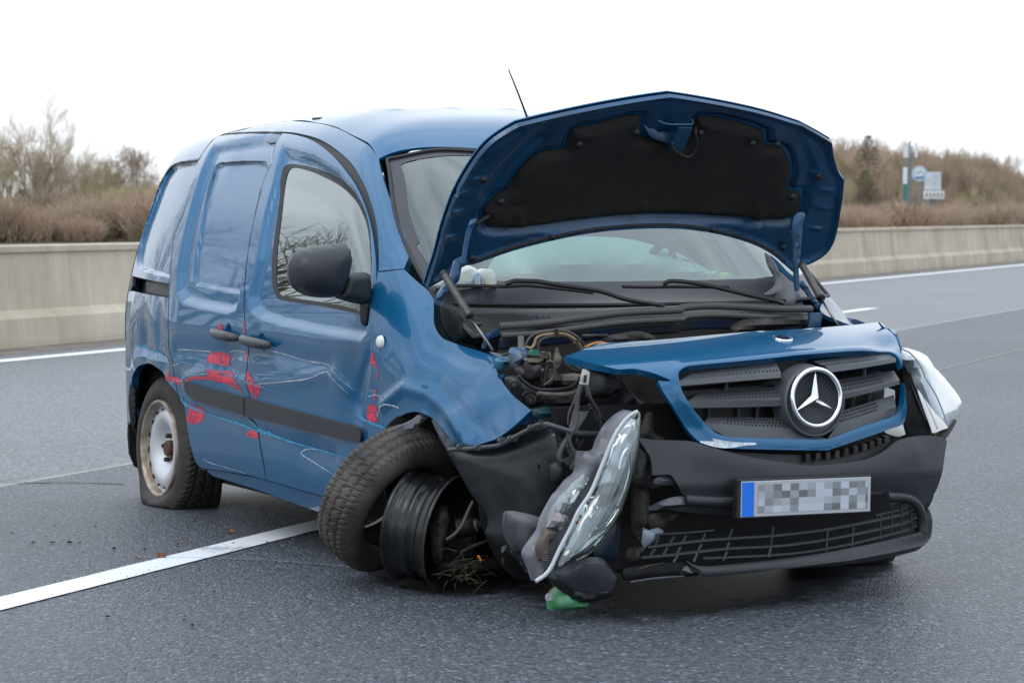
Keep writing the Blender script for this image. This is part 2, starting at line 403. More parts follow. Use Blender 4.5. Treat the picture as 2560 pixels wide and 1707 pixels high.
# a free-form plate seen from the front: outline measured on a plane, thickness and bulge of its own
def plate(name, v, pts, X0, m, parent, bulge=.02, thick=.01, wd=.04, tilt=(0., 0.), step=.014, plane='X', both=False, sub=4, smooth=True, wobble=0., holes=(), ref=None):
    """plane X = X0 + tilt[0]*(y-yc) + tilt[1]*(z-zc); bulges towards +X (the front)"""
    ax = 0 if plane == 'X' else 1
    sgn = 1 if plane == 'X' else -1
    def conv(pp, yc, zc):
        o = []
        for p in pp:
            vv, q = (p[0], p[1:]) if isinstance(p[0], str) else (v, p)
            d = ray(vv, q[0], q[1])
            i1 = 1 - ax
            # CV[ax]+t d[ax] = X0 + t0*(CV[i1]+t d[i1]-yc)+t1*(CV[2]+t d[2]-zc)
            t = (X0 + tilt[0] * (CV[i1] - yc) + tilt[1] * (CV[2] - zc) - CV[ax]) / (d[ax] - tilt[0] * d[i1] - tilt[1] * d[2])
            h = CV + t * d; o.append((h[i1], h[2], 'c') if q[-1] == 'c' else (h[i1], h[2]))
        return o
    if ref is None:
        r0 = conv(pts, 0, 0) if tilt == (0., 0.) else None
        q0 = pts[0]; vv, q = (q0[0], q0[1:]) if isinstance(q0[0], str) else (v, q0)
        c = atX(vv, q[0], q[1], X0) if ax == 0 else atY(vv, q[0], q[1], X0)
        ref = (c[1 - ax], c[2])
    o2 = conv(pts, *ref); yc, zc = ref
    if not smooth: o2 = [(a[0], a[1], 'c') for a in o2]
    ol = spline(o2, sub, True); hl = [spline(conv(h, yc, zc), sub, True) for h in holes]
    V, Fc = triangulate(ol, hl, step)
    sd = sdist(V, np.array(ol)); b = bulge * np.sqrt(np.clip(1 - (1 - np.clip(sd / wd, 0, 1)) ** 2, 0, 1))
    if wobble:
        r = np.random.RandomState(len(V)); k = r.rand(4) * 6
        b = b + wobble * (np.sin(V[:, 0] * 38 + k[0]) * np.sin(V[:, 1] * 31 + k[1]) + .5 * np.sin(V[:, 0] * 90 + k[2]) * np.sin(V[:, 1] * 70 + k[3]))
    base = X0 + tilt[0] * (V[:, 0] - yc) + tilt[1] * (V[:, 1] - zc)
    def mk(off):
        a = base + sgn * off
        return np.stack([a, V[:, 0], V[:, 1]], 1) if ax == 0 else np.stack([V[:, 0], a, V[:, 1]], 1)
    front = mk(b); backp = mk(-thick - (b if both else 0 * b))
    t = front[Fc]; fn = np.cross(t[:, 1] - t[:, 0], t[:, 2] - t[:, 0])[:, ax] * sgn
    Fc = np.where((fn < 0)[:, None], Fc[:, ::-1], Fc)
    n = len(V); faces = [tuple(q) for q in Fc] + [tuple(int(i) + n for i in q[::-1]) for q in Fc] + [(b_, a_, a_ + n, b_ + n) for a_, b_ in boundary_edges(Fc)]
    o = mesh_obj(name, np.concatenate([front, backp]), faces, m, parent, True)
    bm = bmesh.new(); bm.from_mesh(o.data); bm.normal_update()
    for e in bm.edges:
        if len(e.link_faces) == 2 and e.calc_face_angle(0) > R_(40): e.smooth = False
    bm.to_mesh(o.data); bm.free()
    return o
def px_tube(name, v, pts, r, m, parent, X=3.3, n=8, cap=True):
    """pts: (x, y[, X]) or (view, x, y[, X])"""
    o = []
    for p in pts:
        vv, q = (p[0], p[1:]) if isinstance(p[0], str) else (v, p)
        o.append(atX(vv, q[0], q[1], q[2] if len(q) > 2 else X))
    return MB().tube(o, r, n, cap).build(name, m, parent, angle=50)
# ------------------------------------------------------------ road, wall and planting
def asphalt(name, c0, c1, rough, spec=.2):
    m = bpy.data.materials.new(name); m.use_nodes = True; t = m.node_tree; n = t.nodes; p = n['Principled BSDF']
    co = n.new('ShaderNodeTexCoord')
    v = n.new('ShaderNodeTexVoronoi'); v.inputs['Scale'].default_value = 105; t.links.new(co.outputs['Object'], v.inputs[0])
    big = n.new('ShaderNodeTexNoise'); big.inputs['Scale'].default_value = .35; big.inputs['Detail'].default_value = 5; t.links.new(co.outputs['Object'], big.inputs[0])
    mid = n.new('ShaderNodeTexNoise'); mid.inputs['Scale'].default_value = 45; mid.inputs['Detail'].default_value = 5; t.links.new(co.outputs['Object'], mid.inputs[0])
    r = n.new('ShaderNodeValToRGB'); r.color_ramp.elements[0].color = (*c0, 1); r.color_ramp.elements[1].color = (*c1, 1); r.color_ramp.elements[0].position = .3; r.color_ramp.elements[1].position = .72
    a = n.new('ShaderNodeMath'); a.operation = 'MULTIPLY_ADD'; a.inputs[1].default_value = .42
    t.links.new(big.outputs[0], a.inputs[0]); b = n.new('ShaderNodeMath'); b.operation = 'MULTIPLY'; b.inputs[1].default_value = .62; t.links.new(mid.outputs[0], b.inputs[0]); t.links.new(b.outputs[0], a.inputs[2])
    t.links.new(a.outputs[0], r.inputs[0])
    wn = n.new('ShaderNodeMix'); wn.data_type = 'RGBA'; wn.blend_type = 'MULTIPLY'; wn.inputs[0].default_value = .9
    r2 = n.new('ShaderNodeValToRGB'); r2.color_ramp.elements[0].color = (.35, .35, .36, 1); r2.color_ramp.elements[1].color = (1.9, 1.85, 1.8, 1); sx = n.new('ShaderNodeSeparateColor'); t.links.new(v.outputs['Color'], sx.inputs[0]); t.links.new(sx.outputs[0], r2.inputs[0]); e_ = r2.color_ramp.elements.new(.93); e_.color = (1.6, 1.6, 1.65, 1); r2.color_ramp.elements[2].color = (3.8, 3.8, 3.8, 1)
    t.links.new(r.outputs[0], wn.inputs[6]); t.links.new(r2.outputs[0], wn.inputs[7]); t.links.new(wn.outputs[2], p.inputs['Base Color'])
    p.inputs['Roughness'].default_value = rough; p.inputs['Specular IOR Level'].default_value = spec
    bp = n.new('ShaderNodeBump'); bp.inputs['Strength'].default_value = 1.0; bp.inputs['Distance'].default_value = .006; t.links.new(v.outputs['Distance'], bp.inputs['Height']); bp.invert = True
    t.links.new(bp.outputs[0], p.inputs['Normal']); MATS[name] = m; return m
ASN = asphalt('asphalt_dark', (.038, .045, .055), (.094, .104, .121), .47, .36)
ASF = asphalt('asphalt_pale', (.098, .107, .117), (.155, .164, .174), .48, .5)
def sst(a, b, x): t = np.clip((x - a) / (b - a), 0, 1); return t * t * (3 - 2 * t)
RD = ground('D', 745, 1203) - ground('D', 0, 1389); RD /= np.linalg.norm(RD)
RN = np.array([-RD[1], RD[0], 0.])   # towards the wall
def along(off, s, z=0.): p = RN * off + RD * s; return (p[0], p[1], z)
def off_of(v, x, y): return float(ground(v, x, y) @ RN)
def s_of(v, x, y): return float(ground(v, x, y) @ RD)
o_line = off_of('D', 0, 1389); o_seam = off_of('D', 0, 1115); o_dash = off_of('D', 1970, 713); o_edge = .5 * (off_of('D', 0, 826) + off_of('D', 2352, 610)); o_wall = .5 * (off_of('D', 0, 797) + off_of('D', 2352, 601))
print('road offsets', o_line, o_seam, off_of('D', 2210, 728), o_dash, o_edge, o_wall)
def sheet(name, a, b, s0, s1, z, m, kind='structure', n=1, wob=0.):
    v = []; r = np.random.RandomState(int(abs(a * 100)) + n)
    for i in range(n + 1):
        s = s0 + (s1 - s0) * i / n; w_ = wob * r.randn(2); v += [along(a + w_[0], s, z), along(b + w_[1], s, z)]
    f = [(2 * i, 2 * i + 2, 2 * i + 3, 2 * i + 1) for i in range(n)]
    t = np.cross(np.array(v[2]) - np.array(v[0]), np.array(v[1]) - np.array(v[0]))
    if t[2] < 0: f = [q[::-1] for q in f]
    return tag(mesh_obj(name, v, f, m), kind=kind)
LINE = mat('road_paint', (.74, .76, .79), .55, bump=.5, bscale=200, var=.05, vscale=3, dist=.003)
n = LINE.node_tree
sheet('road', -14, o_seam - .02, -60, 900, 0.0, ASN)
sheet('road', o_seam + .02, o_wall + .1, -60, 900, 0.0, ASF).name = 'far_lanes'
sheet('road_seam', o_seam - .02, o_seam + .02, -60, 900, 0.001, mat('seam_sealant', (.16, .16, .165), .5, var=.3, vscale=9))
sheet('lane_line', off_of('O', 0, 595), off_of('O', 0, 508), s_of('O', 0, 550) - 2, s_of('O', 2120, 30) + 1.6, .004, LINE, n=60, wob=.0012)
sheet('road_seam', o_line - .012, o_line + .012, s_of('O', 2120, 30) + 1.7, 600, .003, MATS['seam_sealant'])
sheet('lane_line', o_dash - .08, o_dash + .08, s_of('D', 2014, 708) - 6, s_of('D', 2014, 708), .004, LINE)
for k in (1, 2, 3): sheet('lane_line', o_dash - .08, o_dash + .08, s_of('D', 2014, 708) + 12 * k + 0 * k, s_of('D', 2014, 708) + 12 * k + 6, .004, LINE) if k > 3 else None
sheet('edge_line', o_edge - .10, o_edge + .12, -60, 700, .004, LINE)
sheet('gutter', o_wall - .55, o_wall + .05, -60, 700, .002, mat('dusty_gutter', (.15, .13, .11), .8, bump=.3, bscale=40, var=.3, vscale=3))
GRASS = mat('verge_grass', (.055, .075, .030), .9, bump=1., bscale=9, dist=.1, var=.5, vscale=.35, var2=(.11, .095, .05))
sheet('ground', o_wall - .0, 900, -500, 1500, -.03, GRASS)
sheet('ground', -14, -700, -500, 1500, -.03, GRASS)
# gouges cut into the asphalt by the wheel rim
GOU = mat('fresh_gouge', (.24, .25, .27), .6, var=.4, vscale=60)
def gouge(pts, wd, v='O', m=GOU):
    P = [ground(v, x, y) for x, y in pts]; P = [np.array(p) for p in spline([tuple(p) for p in P], 8)]; vv = []; r = np.random.RandomState(3)
    for i, p in enumerate(P):
        d = P[min(i + 1, len(P) - 1)] - P[max(0, i - 1)]; d /= np.linalg.norm(d); nn = np.array([-d[1], d[0], 0]) * wd * (.35 + .65 * r.rand()); vv += [p + nn + [0, 0, .0055], p - nn + [0, 0, .0055]]
    tag(mesh_obj('gouge_mark', vv, [(2 * i, 2 * i + 1, 2 * i + 3, 2 * i + 2)[::-1] for i in range(len(P) - 1)], m), kind='structure')
gouge([(900, 247), (1150, 250), (1350, 254), (1500, 259)], .004); gouge([(1490, 258), (1750, 268), (2000, 288), (2200, 304), (2360, 322)], .005)
gouge([(0, 1106), (120, 1090), (300, 1066)], .004, 'D', mat('dark_skid', (.03, .03, .032), .5)); gouge([(30, 1110), (160, 1108), (290, 1112)], .02, 'D', MATS['dark_skid'])
DRT = mat('dirt_streak', (.10, .095, .085), .9)
r_ = random.Random(5); dm = MB()
for k in range(420):
    x = r_.uniform(1300, 1640); y = 190 + r_.gauss(0, 5) if r_.random() < .6 else 196 + r_.gauss(0, 14); p = ground('O', x, y); s = r_.uniform(.0008, .003)
    dm.add([(p[0] + s * math.cos(q), p[1] + s * math.sin(q), .0065) for q in (0, 1.3, 2.6, 3.9, 5.2)], [(0, 1, 2, 3, 4)])
tag(dm.build('scattered_grit', DRT), kind='stuff')
r_ = random.Random(15); dm = MB()
for k in range(700):
    if k < 350: p = ground('D', r_.uniform(0, 420), r_.uniform(1130, 1330))
    else: p = ground('D', 1150 + r_.gauss(0, 260), 1390 + abs(r_.gauss(0, 50)))
    s = r_.uniform(.0008, .0032); a = r_.uniform(0, 6)
    dm.add([(p[0] + s * math.cos(q + a), p[1] + s * math.sin(q + a), .0055) for q in (0, 1.6, 3.1, 4.7)] + [(p[0], p[1], .0055 + s)], [(0, 1, 4), (1, 2, 4), (2, 3, 4), (3, 0, 4)])
tag(dm.build('scattered_grit', DRT), kind='stuff')
LEAF = mat('brown_dry_leaf', (.20, .075, .035), .7, var=.4, vscale=90)
def crumb(name, x, y, sz, label, cat, m, group=None, seed=1, h=.5, v='O'):
    p = ground(v, x, y); r = random.Random(seed); bm = bmesh.new(); bmesh.ops.create_icosphere(bm, subdivisions=2, radius=1)
    for q in bm.verts:
        k = 1 + r.uniform(-.35, .35); q.co = Vector((q.co.x * k * sz, q.co.y * k * sz * .7, max(-.2, q.co.z) * sz * h * k + sz * .18))
    me = bpy.data.meshes.new(name); bm.to_mesh(me); bm.free(); me.materials.append(m); o = link(bpy.data.objects.new(name, me)); o.location = (p[0], p[1], .004); o.rotation_euler[2] = r.uniform(0, 6)
    return tag(o, label, cat, group)
crumb('leaf', 1056, 250, .017, 'large rust brown crumpled leaf lying against the edge of the white lane line', 'leaf', LEAF, seed=4, h=.9)
crumb('leaf', 1510, 86, .018, 'brown crumpled leaf lying above the white line, nearest the front tyre', 'leaf', LEAF, seed=9)
crumb('leaf', 1155, 166, .010, 'small orange brown leaf scrap lying above the white line', 'leaf', LEAF, seed=5)
crumb('leaf', 893, 256, .009, 'tiny orange leaf scrap left of the large leaf by the white line', 'leaf', LEAF, seed=6)
SOIL = mat('dark_soil', (.018, .015, .012), .9)
for i, (x, y, s) in enumerate(((455, 154, .010), (218, 153, .008), (345, 153, .008), (522, 154, .006), (745, 194, .009), (945, 197, .008), (540, 215, .004), (80, 92, .006), (357, 46, .006), (622, 48, .006), (1258, 695, .008), (705, 640, .008), (1200, 662, .006), (1395, 890, .005), (590, 305, .004), (1745, 150, .005), (1525, 156, .005), (400, 340, .004))):
    crumb('soil_crumb', x, y, s, 'small dark crumb of soil lying on the asphalt left of the van', 'soil crumb', SOIL, 'soil crumbs scattered on the road', seed=20 + i)
crumb('stone_chip', 2298, 296, .006, 'small white stone chip at the foot of the loose front tyre', 'stone chip', WHITEP, seed=60, h=.5)
crumb('stone_chip', 785, 1322, .007, 'pale stone chip under the bare front wheel rim', 'stone chip', WHITEP, seed=61, h=.5, v='C')

# fluid stain under the nose of the van, its shadow painted in too
STAIN_SHADE = mat('wet_and_shaded_asphalt', (.013, .014, .017), .34, bump=.9, bscale=110, dist=.006, spec=.35)
t = STAIN_SHADE.node_tree; n = t.nodes; at_ = n.new('ShaderNodeAttribute'); at_.attribute_name = 'wet_shade'; nz = n.new('ShaderNodeTexNoise'); nz.inputs['Scale'].default_value = 14; nz.inputs['Detail'].default_value = 8; co = n.new('ShaderNodeTexCoord'); t.links.new(co.outputs['Object'], nz.inputs[0])
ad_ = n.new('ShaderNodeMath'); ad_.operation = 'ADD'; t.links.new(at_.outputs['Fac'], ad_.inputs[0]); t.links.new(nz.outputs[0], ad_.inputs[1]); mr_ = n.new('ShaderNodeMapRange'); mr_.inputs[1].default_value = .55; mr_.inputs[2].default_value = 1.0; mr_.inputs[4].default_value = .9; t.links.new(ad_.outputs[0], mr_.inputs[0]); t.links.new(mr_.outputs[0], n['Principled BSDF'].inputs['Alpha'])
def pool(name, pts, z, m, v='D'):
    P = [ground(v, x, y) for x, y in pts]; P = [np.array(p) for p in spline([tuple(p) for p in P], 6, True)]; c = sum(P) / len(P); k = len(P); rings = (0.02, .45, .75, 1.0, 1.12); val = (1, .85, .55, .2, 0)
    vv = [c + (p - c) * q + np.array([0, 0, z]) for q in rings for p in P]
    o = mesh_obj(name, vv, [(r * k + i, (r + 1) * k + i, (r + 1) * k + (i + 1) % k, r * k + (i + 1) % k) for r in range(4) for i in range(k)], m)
    A_ = o.data.attributes.new('wet_shade', 'FLOAT', 'POINT'); A_.data.foreach_set('value', [x for x in val for _ in range(k)]); tag(o, kind='structure')
pool('stain_and_shade', [(1150, 1345), (1300, 1400), (1480, 1425), (1700, 1400), (1880, 1365), (2000, 1320), (2060, 1280), (1900, 1230), (1500, 1240), (1200, 1290)], .0045, STAIN_SHADE)
pool('stain_and_shade', [(860, 1330), (980, 1365), (1120, 1365), (1180, 1330), (1060, 1280), (880, 1290)], .0065, STAIN_SHADE)

# concrete median wall
CON = bpy.data.materials.new('weathered_concrete'); CON.use_nodes = True; t = CON.node_tree; n = t.nodes; p = n['Principled BSDF']; co = n.new('ShaderNodeTexCoord')
mp1 = n.new('ShaderNodeMapping'); mp1.inputs['Scale'].default_value = (3.2, 3.2, .35); t.links.new(co.outputs['Object'], mp1.inputs[0])
s1 = n.new('ShaderNodeTexNoise'); s1.inputs['Scale'].default_value = 1.6; s1.inputs['Detail'].default_value = 8; s1.inputs['Roughness'].default_value = .65; t.links.new(mp1.outputs[0], s1.inputs[0])
s2 = n.new('ShaderNodeTexNoise'); s2.inputs['Scale'].default_value = 1.1; s2.inputs['Detail'].default_value = 8; t.links.new(co.outputs['Object'], s2.inputs[0])
ad = n.new('ShaderNodeMath'); ad.operation = 'ADD'; t.links.new(s1.outputs[0], ad.inputs[0]); t.links.new(s2.outputs[0], ad.inputs[1])
cr_ = n.new('ShaderNodeValToRGB'); cr_.color_ramp.elements[0].position = .31; cr_.color_ramp.elements[0].color = (.34, .265, .18, 1); cr_.color_ramp.elements[1].position = .68; cr_.color_ramp.elements[1].color = (.63, .555, .445, 1); e = cr_.color_ramp.elements.new(.5); e.color = (.48, .415, .325, 1)
hv = n.new('ShaderNodeMath'); hv.operation = 'MULTIPLY'; hv.inputs[1].default_value = .5; t.links.new(ad.outputs[0], hv.inputs[0]); t.links.new(hv.outputs[0], cr_.inputs[0]); t.links.new(cr_.outputs[0], p.inputs['Base Color']); p.inputs['Roughness'].default_value = .9
bb = n.new('ShaderNodeBump'); bb.inputs['Strength'].default_value = .3; bb.inputs['Distance'].default_value = .02; t.links.new(s2.outputs[0], bb.inputs['Height']); t.links.new(bb.outputs[0], p.inputs['Normal'])
wall = empty('median_wall', along(o_wall, 20)); tag(wall, 'long weathered beige concrete median wall running behind the van', 'concrete wall')
prof = [(0, -.02), (0, .05), (.02, .255), (.085, .33), (.145, .83), (.118, .845), (.118, .895), (.135, .905), (.38, .905), (.38, -.02)]
L0 = Vector(wall.location); SEG = 8.0
def wseg(s0, s1):
    v = []
    ss = (s0 + .012, s1 - .012)
    for s in ss:
        for a, z in prof: v.append(Vector(along(o_wall + a, s, z)) - L0)
    m = len(prof); f = [(i, i + 1, m + i + 1, m + i) for i in range(m - 1)] + [tuple(range(m))[::-1], tuple(range(m, 2 * m))]
    o = mesh_obj('wall_panel', v, [q[::-1] for q in f], CON, wall); return o
for k in range(-5, 60): wseg(k * SEG, (k + 1) * SEG)

# bare trees
def bare(seed, h=8., stems=1, spread=.5, levels=5, kids=4, r0=.09, droop=.0, maxn=2600, up=.35):
    r = random.Random(seed); T = MB(); W_ = MB(); cnt = [0]
    def grow(p, d, L, rad, lv):
        cnt[0] += 1
        segs = 4 if lv < 2 else 3; pts = [p.copy()]; dd = d.copy()
        for i in range(segs):
            dd = (dd + Vector((r.gauss(0, .10), r.gauss(0, .10), r.gauss(0, .06) + up * .12))).normalized(); pts.append(pts[-1] + dd * L / segs)
        (T if lv < 2 else W_).tube(pts, [rad, rad * .55], 6 if lv < 1 else (4 if lv < 3 else 3), False, smooth=False)
        if lv >= levels or cnt[0] > maxn: return
        k = kids + (1 if lv > 1 else 0)
        for i in range(k):
            t = .25 + .75 * (i + r.random()) / k; j = min(int(t * segs), segs - 1); q = pts[j].lerp(pts[j + 1], t * segs - j)
            a = r.uniform(0, 2 * math.pi); tilt = r.uniform(.35, .8) * (spread + .45)
            o = dd.orthogonal().normalized(); o.rotate(Matrix.Rotation(a, 3, dd)); nd = (dd * math.cos(tilt) + o * math.sin(tilt)).normalized()
            grow(q, nd, L * r.uniform(.45, .72), max(rad * .42 * (1.25 - t * .5), .006), lv + 1)
        if lv < 2: grow(pts[-1], dd, L * .6, rad * .5, lv + 1)
    for s in range(stems):
        a = 2 * math.pi * s / max(1, stems) + r.random(); st = (spread * .5 if stems > 1 else .06) * r.uniform(.4, 1.1)
        grow(Vector((.2 * math.cos(a) * (stems > 1), .2 * math.sin(a) * (stems > 1), 0)), Vector((st * math.cos(a), st * math.sin(a), 1)).normalized(), h * .42 * r.uniform(.85, 1.1), r0 * r.uniform(.8, 1.1), 0)
    return T, W_
BARK = mat('bark_grey_brown', (.18, .155, .13), .9); TWIG = mat('twig_brown', (.44, .345, .24), .9); TWIG2 = mat('twig_pink_brown', (.50, .36, .27), .9); TWIG3 = mat('twig_olive', (.40, .34, .18), .9)
for m_ in (TWIG, TWIG2, TWIG3):
    t = m_.node_tree; oi = t.nodes.new('ShaderNodeObjectInfo'); mr_ = t.nodes.new('ShaderNodeMapRange'); mr_.inputs[3].default_value = .62; mr_.inputs[4].default_value = 1.15; hs_ = t.nodes.new('ShaderNodeHueSaturation'); hs_.inputs['Color'].default_value = m_.node_tree.nodes['Principled BSDF'].inputs['Base Color'].default_value
    t.links.new(oi.outputs['Random'], mr_.inputs[0]); t.links.new(mr_.outputs[0], hs_.inputs['Value']); t.links.new(hs_.outputs[0], t.nodes['Principled BSDF'].inputs['Base Color'])
def proto(name, seed, tm, **k):
    T, W_ = bare(seed, **k); root = empty(name); zm = sorted(p[2] for p in W_.v)[int(len(W_.v) * .985)]; T.v = [(a, b, c / zm) for a, b, c in T.v]; W_.v = [(a, b, c / zm) for a, b, c in W_.v]; T.v = [(a / zm, b / zm, c) for a, b, c in T.v]; W_.v = [(a / zm, b / zm, c) for a, b, c in W_.v]; T.build('trunk', BARK, root, smooth=True); W_.build('crown', tm, root, smooth=True); return root
def cpy(root, loc, rz, s, label=None, group=None, sx=None):
    r = root.copy(); COL.objects.link(r); r.location = loc; r.rotation_euler = (0, 0, rz); r.scale = ((sx or s), (sx or s), s)
    for c in [c for c in root.children]:
        d = c.copy(); COL.objects.link(d); d.parent = r
    if label: r['label'] = label
    if group: r['group'] = group
    return r
def bg(Dx, dist, Dy=None):
    x = (Dx * 1.08844 - 1280) / FPX * dist; return (x, dist, -.02)
def hgt(Dy, dist): return CAMH + (492 - Dy) * 1.08844 / FPX * dist
# the large many-stemmed tree at the left
T1 = proto('bare_tree', 11, TWIG, h=8., stems=8, spread=.62, levels=4, kids=5, r0=.075, maxn=4200, up=.7)
T1.location = bg(78, 150); s = hgt(252, 150); T1.scale = (s, s, s); tag(T1, 'tall bare tree with many upright stems at the left edge behind the wall', 'tree')
T2 = proto('bare_tree', 12, TWIG2, h=7., stems=1, spread=.7, levels=5, kids=4, r0=.08, maxn=3500, up=.3)
T2.location = bg(292, 165); s = hgt(340, 165); T2.scale = (s, s, s); tag(T2, 'slender bare tree with a pinkish crown next to the back of the van', 'tree')
T3 = proto('bare_tree', 13, TWIG3, h=7., stems=4, spread=.9, levels=5, kids=4, r0=.06, maxn=3500, up=.3)
T3.location = bg(188, 170); s = hgt(385, 170); T3.scale = (s, s, s); tag(T3, 'low spreading bare tree between the many-stemmed tree and the pinkish one', 'tree')
for i, (dx, dy, k_) in enumerate(((118, 330, 0), (150, 365, 2), (100, 350, 1), (175, 350, 0), (200, 375, 0), (45, 330, 2), (225, 360, 2), (310, 350, 1), (275, 365, 0), (215, 400, 1), (238, 372, 1), (262, 420, 2), (20, 300, 0), (-30, 330, 1), (330, 400, 0))):
    s = hgt(dy, 178 + i); cpy((T1, T2, T3)[k_], bg(dx, 178 + i), 1.7 * i + 1, s, ['many-stemmed bare tree of the row behind the wall left of the van', 'pinkish bare tree of the row behind the wall left of the van', 'spreading bare tree of the row behind the wall left of the van'][k_], 'bare trees of the row behind the wall')
# shrubs: dense twiggy bushes
def shrub(seed, tm):
    r = random.Random(seed); m_ = MB()
    for k in range(1500):
        a = r.uniform(0, 6.28); q = r.random() ** .6; p = Vector((math.cos(a) * q * 1.3, math.sin(a) * q * 1.3, r.uniform(0, .8))); d = Vector((r.gauss(0, .35) + p.x * .35, r.gauss(0, .35) + p.y * .35, 1)).normalized()
        L = r.uniform(.5, 1.2) * (1.15 - .35 * q) ; m_.tube([p, p + d * L * .5, p + d * L + Vector((r.gauss(0, .08), r.gauss(0, .08), 0))], [.022, .012, .004], 3, False, smooth=False)
    root = empty('bare_shrub'); m_.build('branches', tm, root, smooth=True); return root
sh = [shrub(31, TWIG), shrub(32, TWIG2), shrub(33, TWIG3)]
NM = ['dense brown bare shrub growing behind the concrete wall', 'dense reddish bare shrub growing behind the concrete wall', 'dense olive bare shrub growing behind the concrete wall']
r_ = random.Random(8); used = [0, 0, 0]
def put_shrub(Dx, dist, top, k, wide=1.):
    s = max(.5, hgt(top, dist)) / 1.85; L = NM[k]; g = 'bare shrubs behind the wall'
    if not used[k]:
        used[k] = 1; o = sh[k]; o.location = bg(Dx, dist); o.scale = (s * 1.2 * wide, s * 1.2 * wide, s); tag(o, L, 'shrub', g)
    else: cpy(sh[k], bg(Dx, dist), r_.uniform(0, 6), s, L, g, sx=s * 1.2 * wide)
for i in range(46):
    Dx = -60 + i * 11 + r_.uniform(-8, 8); put_shrub(Dx, r_.uniform(108, 150), {0: 500, 1: 474, 2: 440}[i % 3] + r_.uniform(-34, 30) + (20 if 120 < Dx < 250 else 0), r_.choice([0, 1, 2, 0]))
for i in range(8): put_shrub(250 + i * 14, 150 + i, 430 + r_.uniform(-10, 20), 2)
for i in range(44):
    Dx = 1860 + i * 14 + r_.uniform(-8, 8); put_shrub(Dx, r_.uniform(125, 172), 486 + r_.uniform(-30, 22), r_.choice([0, 1, 1, 0]))
# the belt of scrub runs on behind the van and past both ends of the picture
for i in range(110):
    Dx = -1100 + i * 41 + r_.uniform(-16, 16)
    if -60 < Dx < 440 or 1860 < Dx < 2480: continue
    put_shrub(Dx, r_.uniform(118, 160), 470 + r_.uniform(-30, 30), r_.choice([0, 1, 2, 0]), 1.5)
bt_ = MB()
for i in range(9000):
    Dx = r_.uniform(-1500, 3900); dist = r_.uniform(270, 330)
    if 1850 < Dx < 2450: continue
    top = hgt(455 + 18 * math.sin(Dx * .011) + 12 * math.sin(Dx * .031) + abs(r_.gauss(0, 14)), dist); x, y, _ = bg(Dx, dist); z0 = r_.uniform(0, top * .6); L = min(top - z0, r_.uniform(1.2, 2.8)); bt_.tube([(x, y, z0), (x + r_.gauss(0, .3), y, z0 + L)], [.12, .03], 3, False, smooth=False)
tag(bt_.build('far_tree_belt', TWIG2, None, smooth=True), kind='stuff')
# wood on the right
pr = [proto('bare_tree', 41, TWIG, h=8, stems=3, spread=.6, levels=4, kids=5, r0=.08, maxn=1700, up=.4), proto('bare_tree', 42, TWIG2, h=8, stems=2, spread=.6, levels=4, kids=6, r0=.08, maxn=1700, up=.3), proto('bare_tree', 43, TWIG3, h=8, stems=3, spread=.5, levels=4, kids=5, r0=.08, maxn=1700, up=.5)]
LB = ['brown bare tree in the wood beyond the wall at the right', 'pinkish brown bare tree in the wood beyond the wall at the right', 'olive brown bare tree in the wood beyond the wall at the right']
up_ = [0, 0, 0]
def skyline(Dx): return np.interp(Dx, [1850, 1920, 1990, 2060, 2120, 2180, 2250, 2290, 2330, 2400, 2600], [335, 330, 342, 340, 345, 362, 352, 368, 395, 410, 420])
for i in range(190):
    Dx = r_.uniform(1850, 2480); row = i % 3; dist = (186, 212, 245)[row] + r_.uniform(-8, 8); top = skyline(Dx) + r_.uniform(-14, 14) + (2 - row) * 26 + (r_.uniform(0, 60) if row == 0 else 0)
    k = r_.choice([0, 1, 1, 0, 2]); s = hgt(top, dist)
    if not up_[k]: up_[k] = 1; o = pr[k]; o.location = bg(Dx, dist); o.scale = (s, s, s); tag(o, LB[k], 'tree', 'bare trees of the wood')
    else: cpy(pr[k], bg(Dx, dist), r_.uniform(0, 6), s, LB[k], 'bare trees of the wood')
# far wood behind as one mass
fw_ = MB()
for i in range(14000):
    Dx = r_.uniform(1840, 2500); dist = r_.uniform(262, 300); top = hgt(skyline(Dx) + 2 + abs(r_.gauss(0, 22)), dist); x, y, _ = bg(Dx, dist); z0 = r_.uniform(0, top * .75); L = min(top - z0, r_.uniform(1.5, 3.5)); dx = r_.gauss(0, .25) * L
    fw_.tube([(x, y, z0), (x + dx, y + r_.gauss(0, .2), z0 + L)], [.055, .012], 3, False, smooth=False)
tag(fw_.build('far_wood', TWIG2, None, smooth=True), kind='stuff')
# hill that carries the far wood
hv_ = []; K = 40
for i in range(K + 1):
    Dx = 1500 + i * 55
    for d_, hh in ((200, -.3), (260, .0), (310, 1.)):
        x, y, _ = bg(Dx, d_); t_ = hgt(min(max(skyline(Dx), 330) + 75, 480), d_); hv_.append((x, y, -.3 if hh < 0 else t_ * hh * float(sst(1500, 1850, Dx) * (1 - sst(2600, 3500, Dx))) - .2 * (1 - hh)))
tag(mesh_obj('hillside', hv_, [(3 * i + k, 3 * i + 3 + k, 3 * i + 4 + k, 3 * i + 1 + k) for i in range(K) for k in (0, 1)], mat('leaf_litter', (.30, .235, .185), .95, var=.3, vscale=.8), None, True), kind='structure')
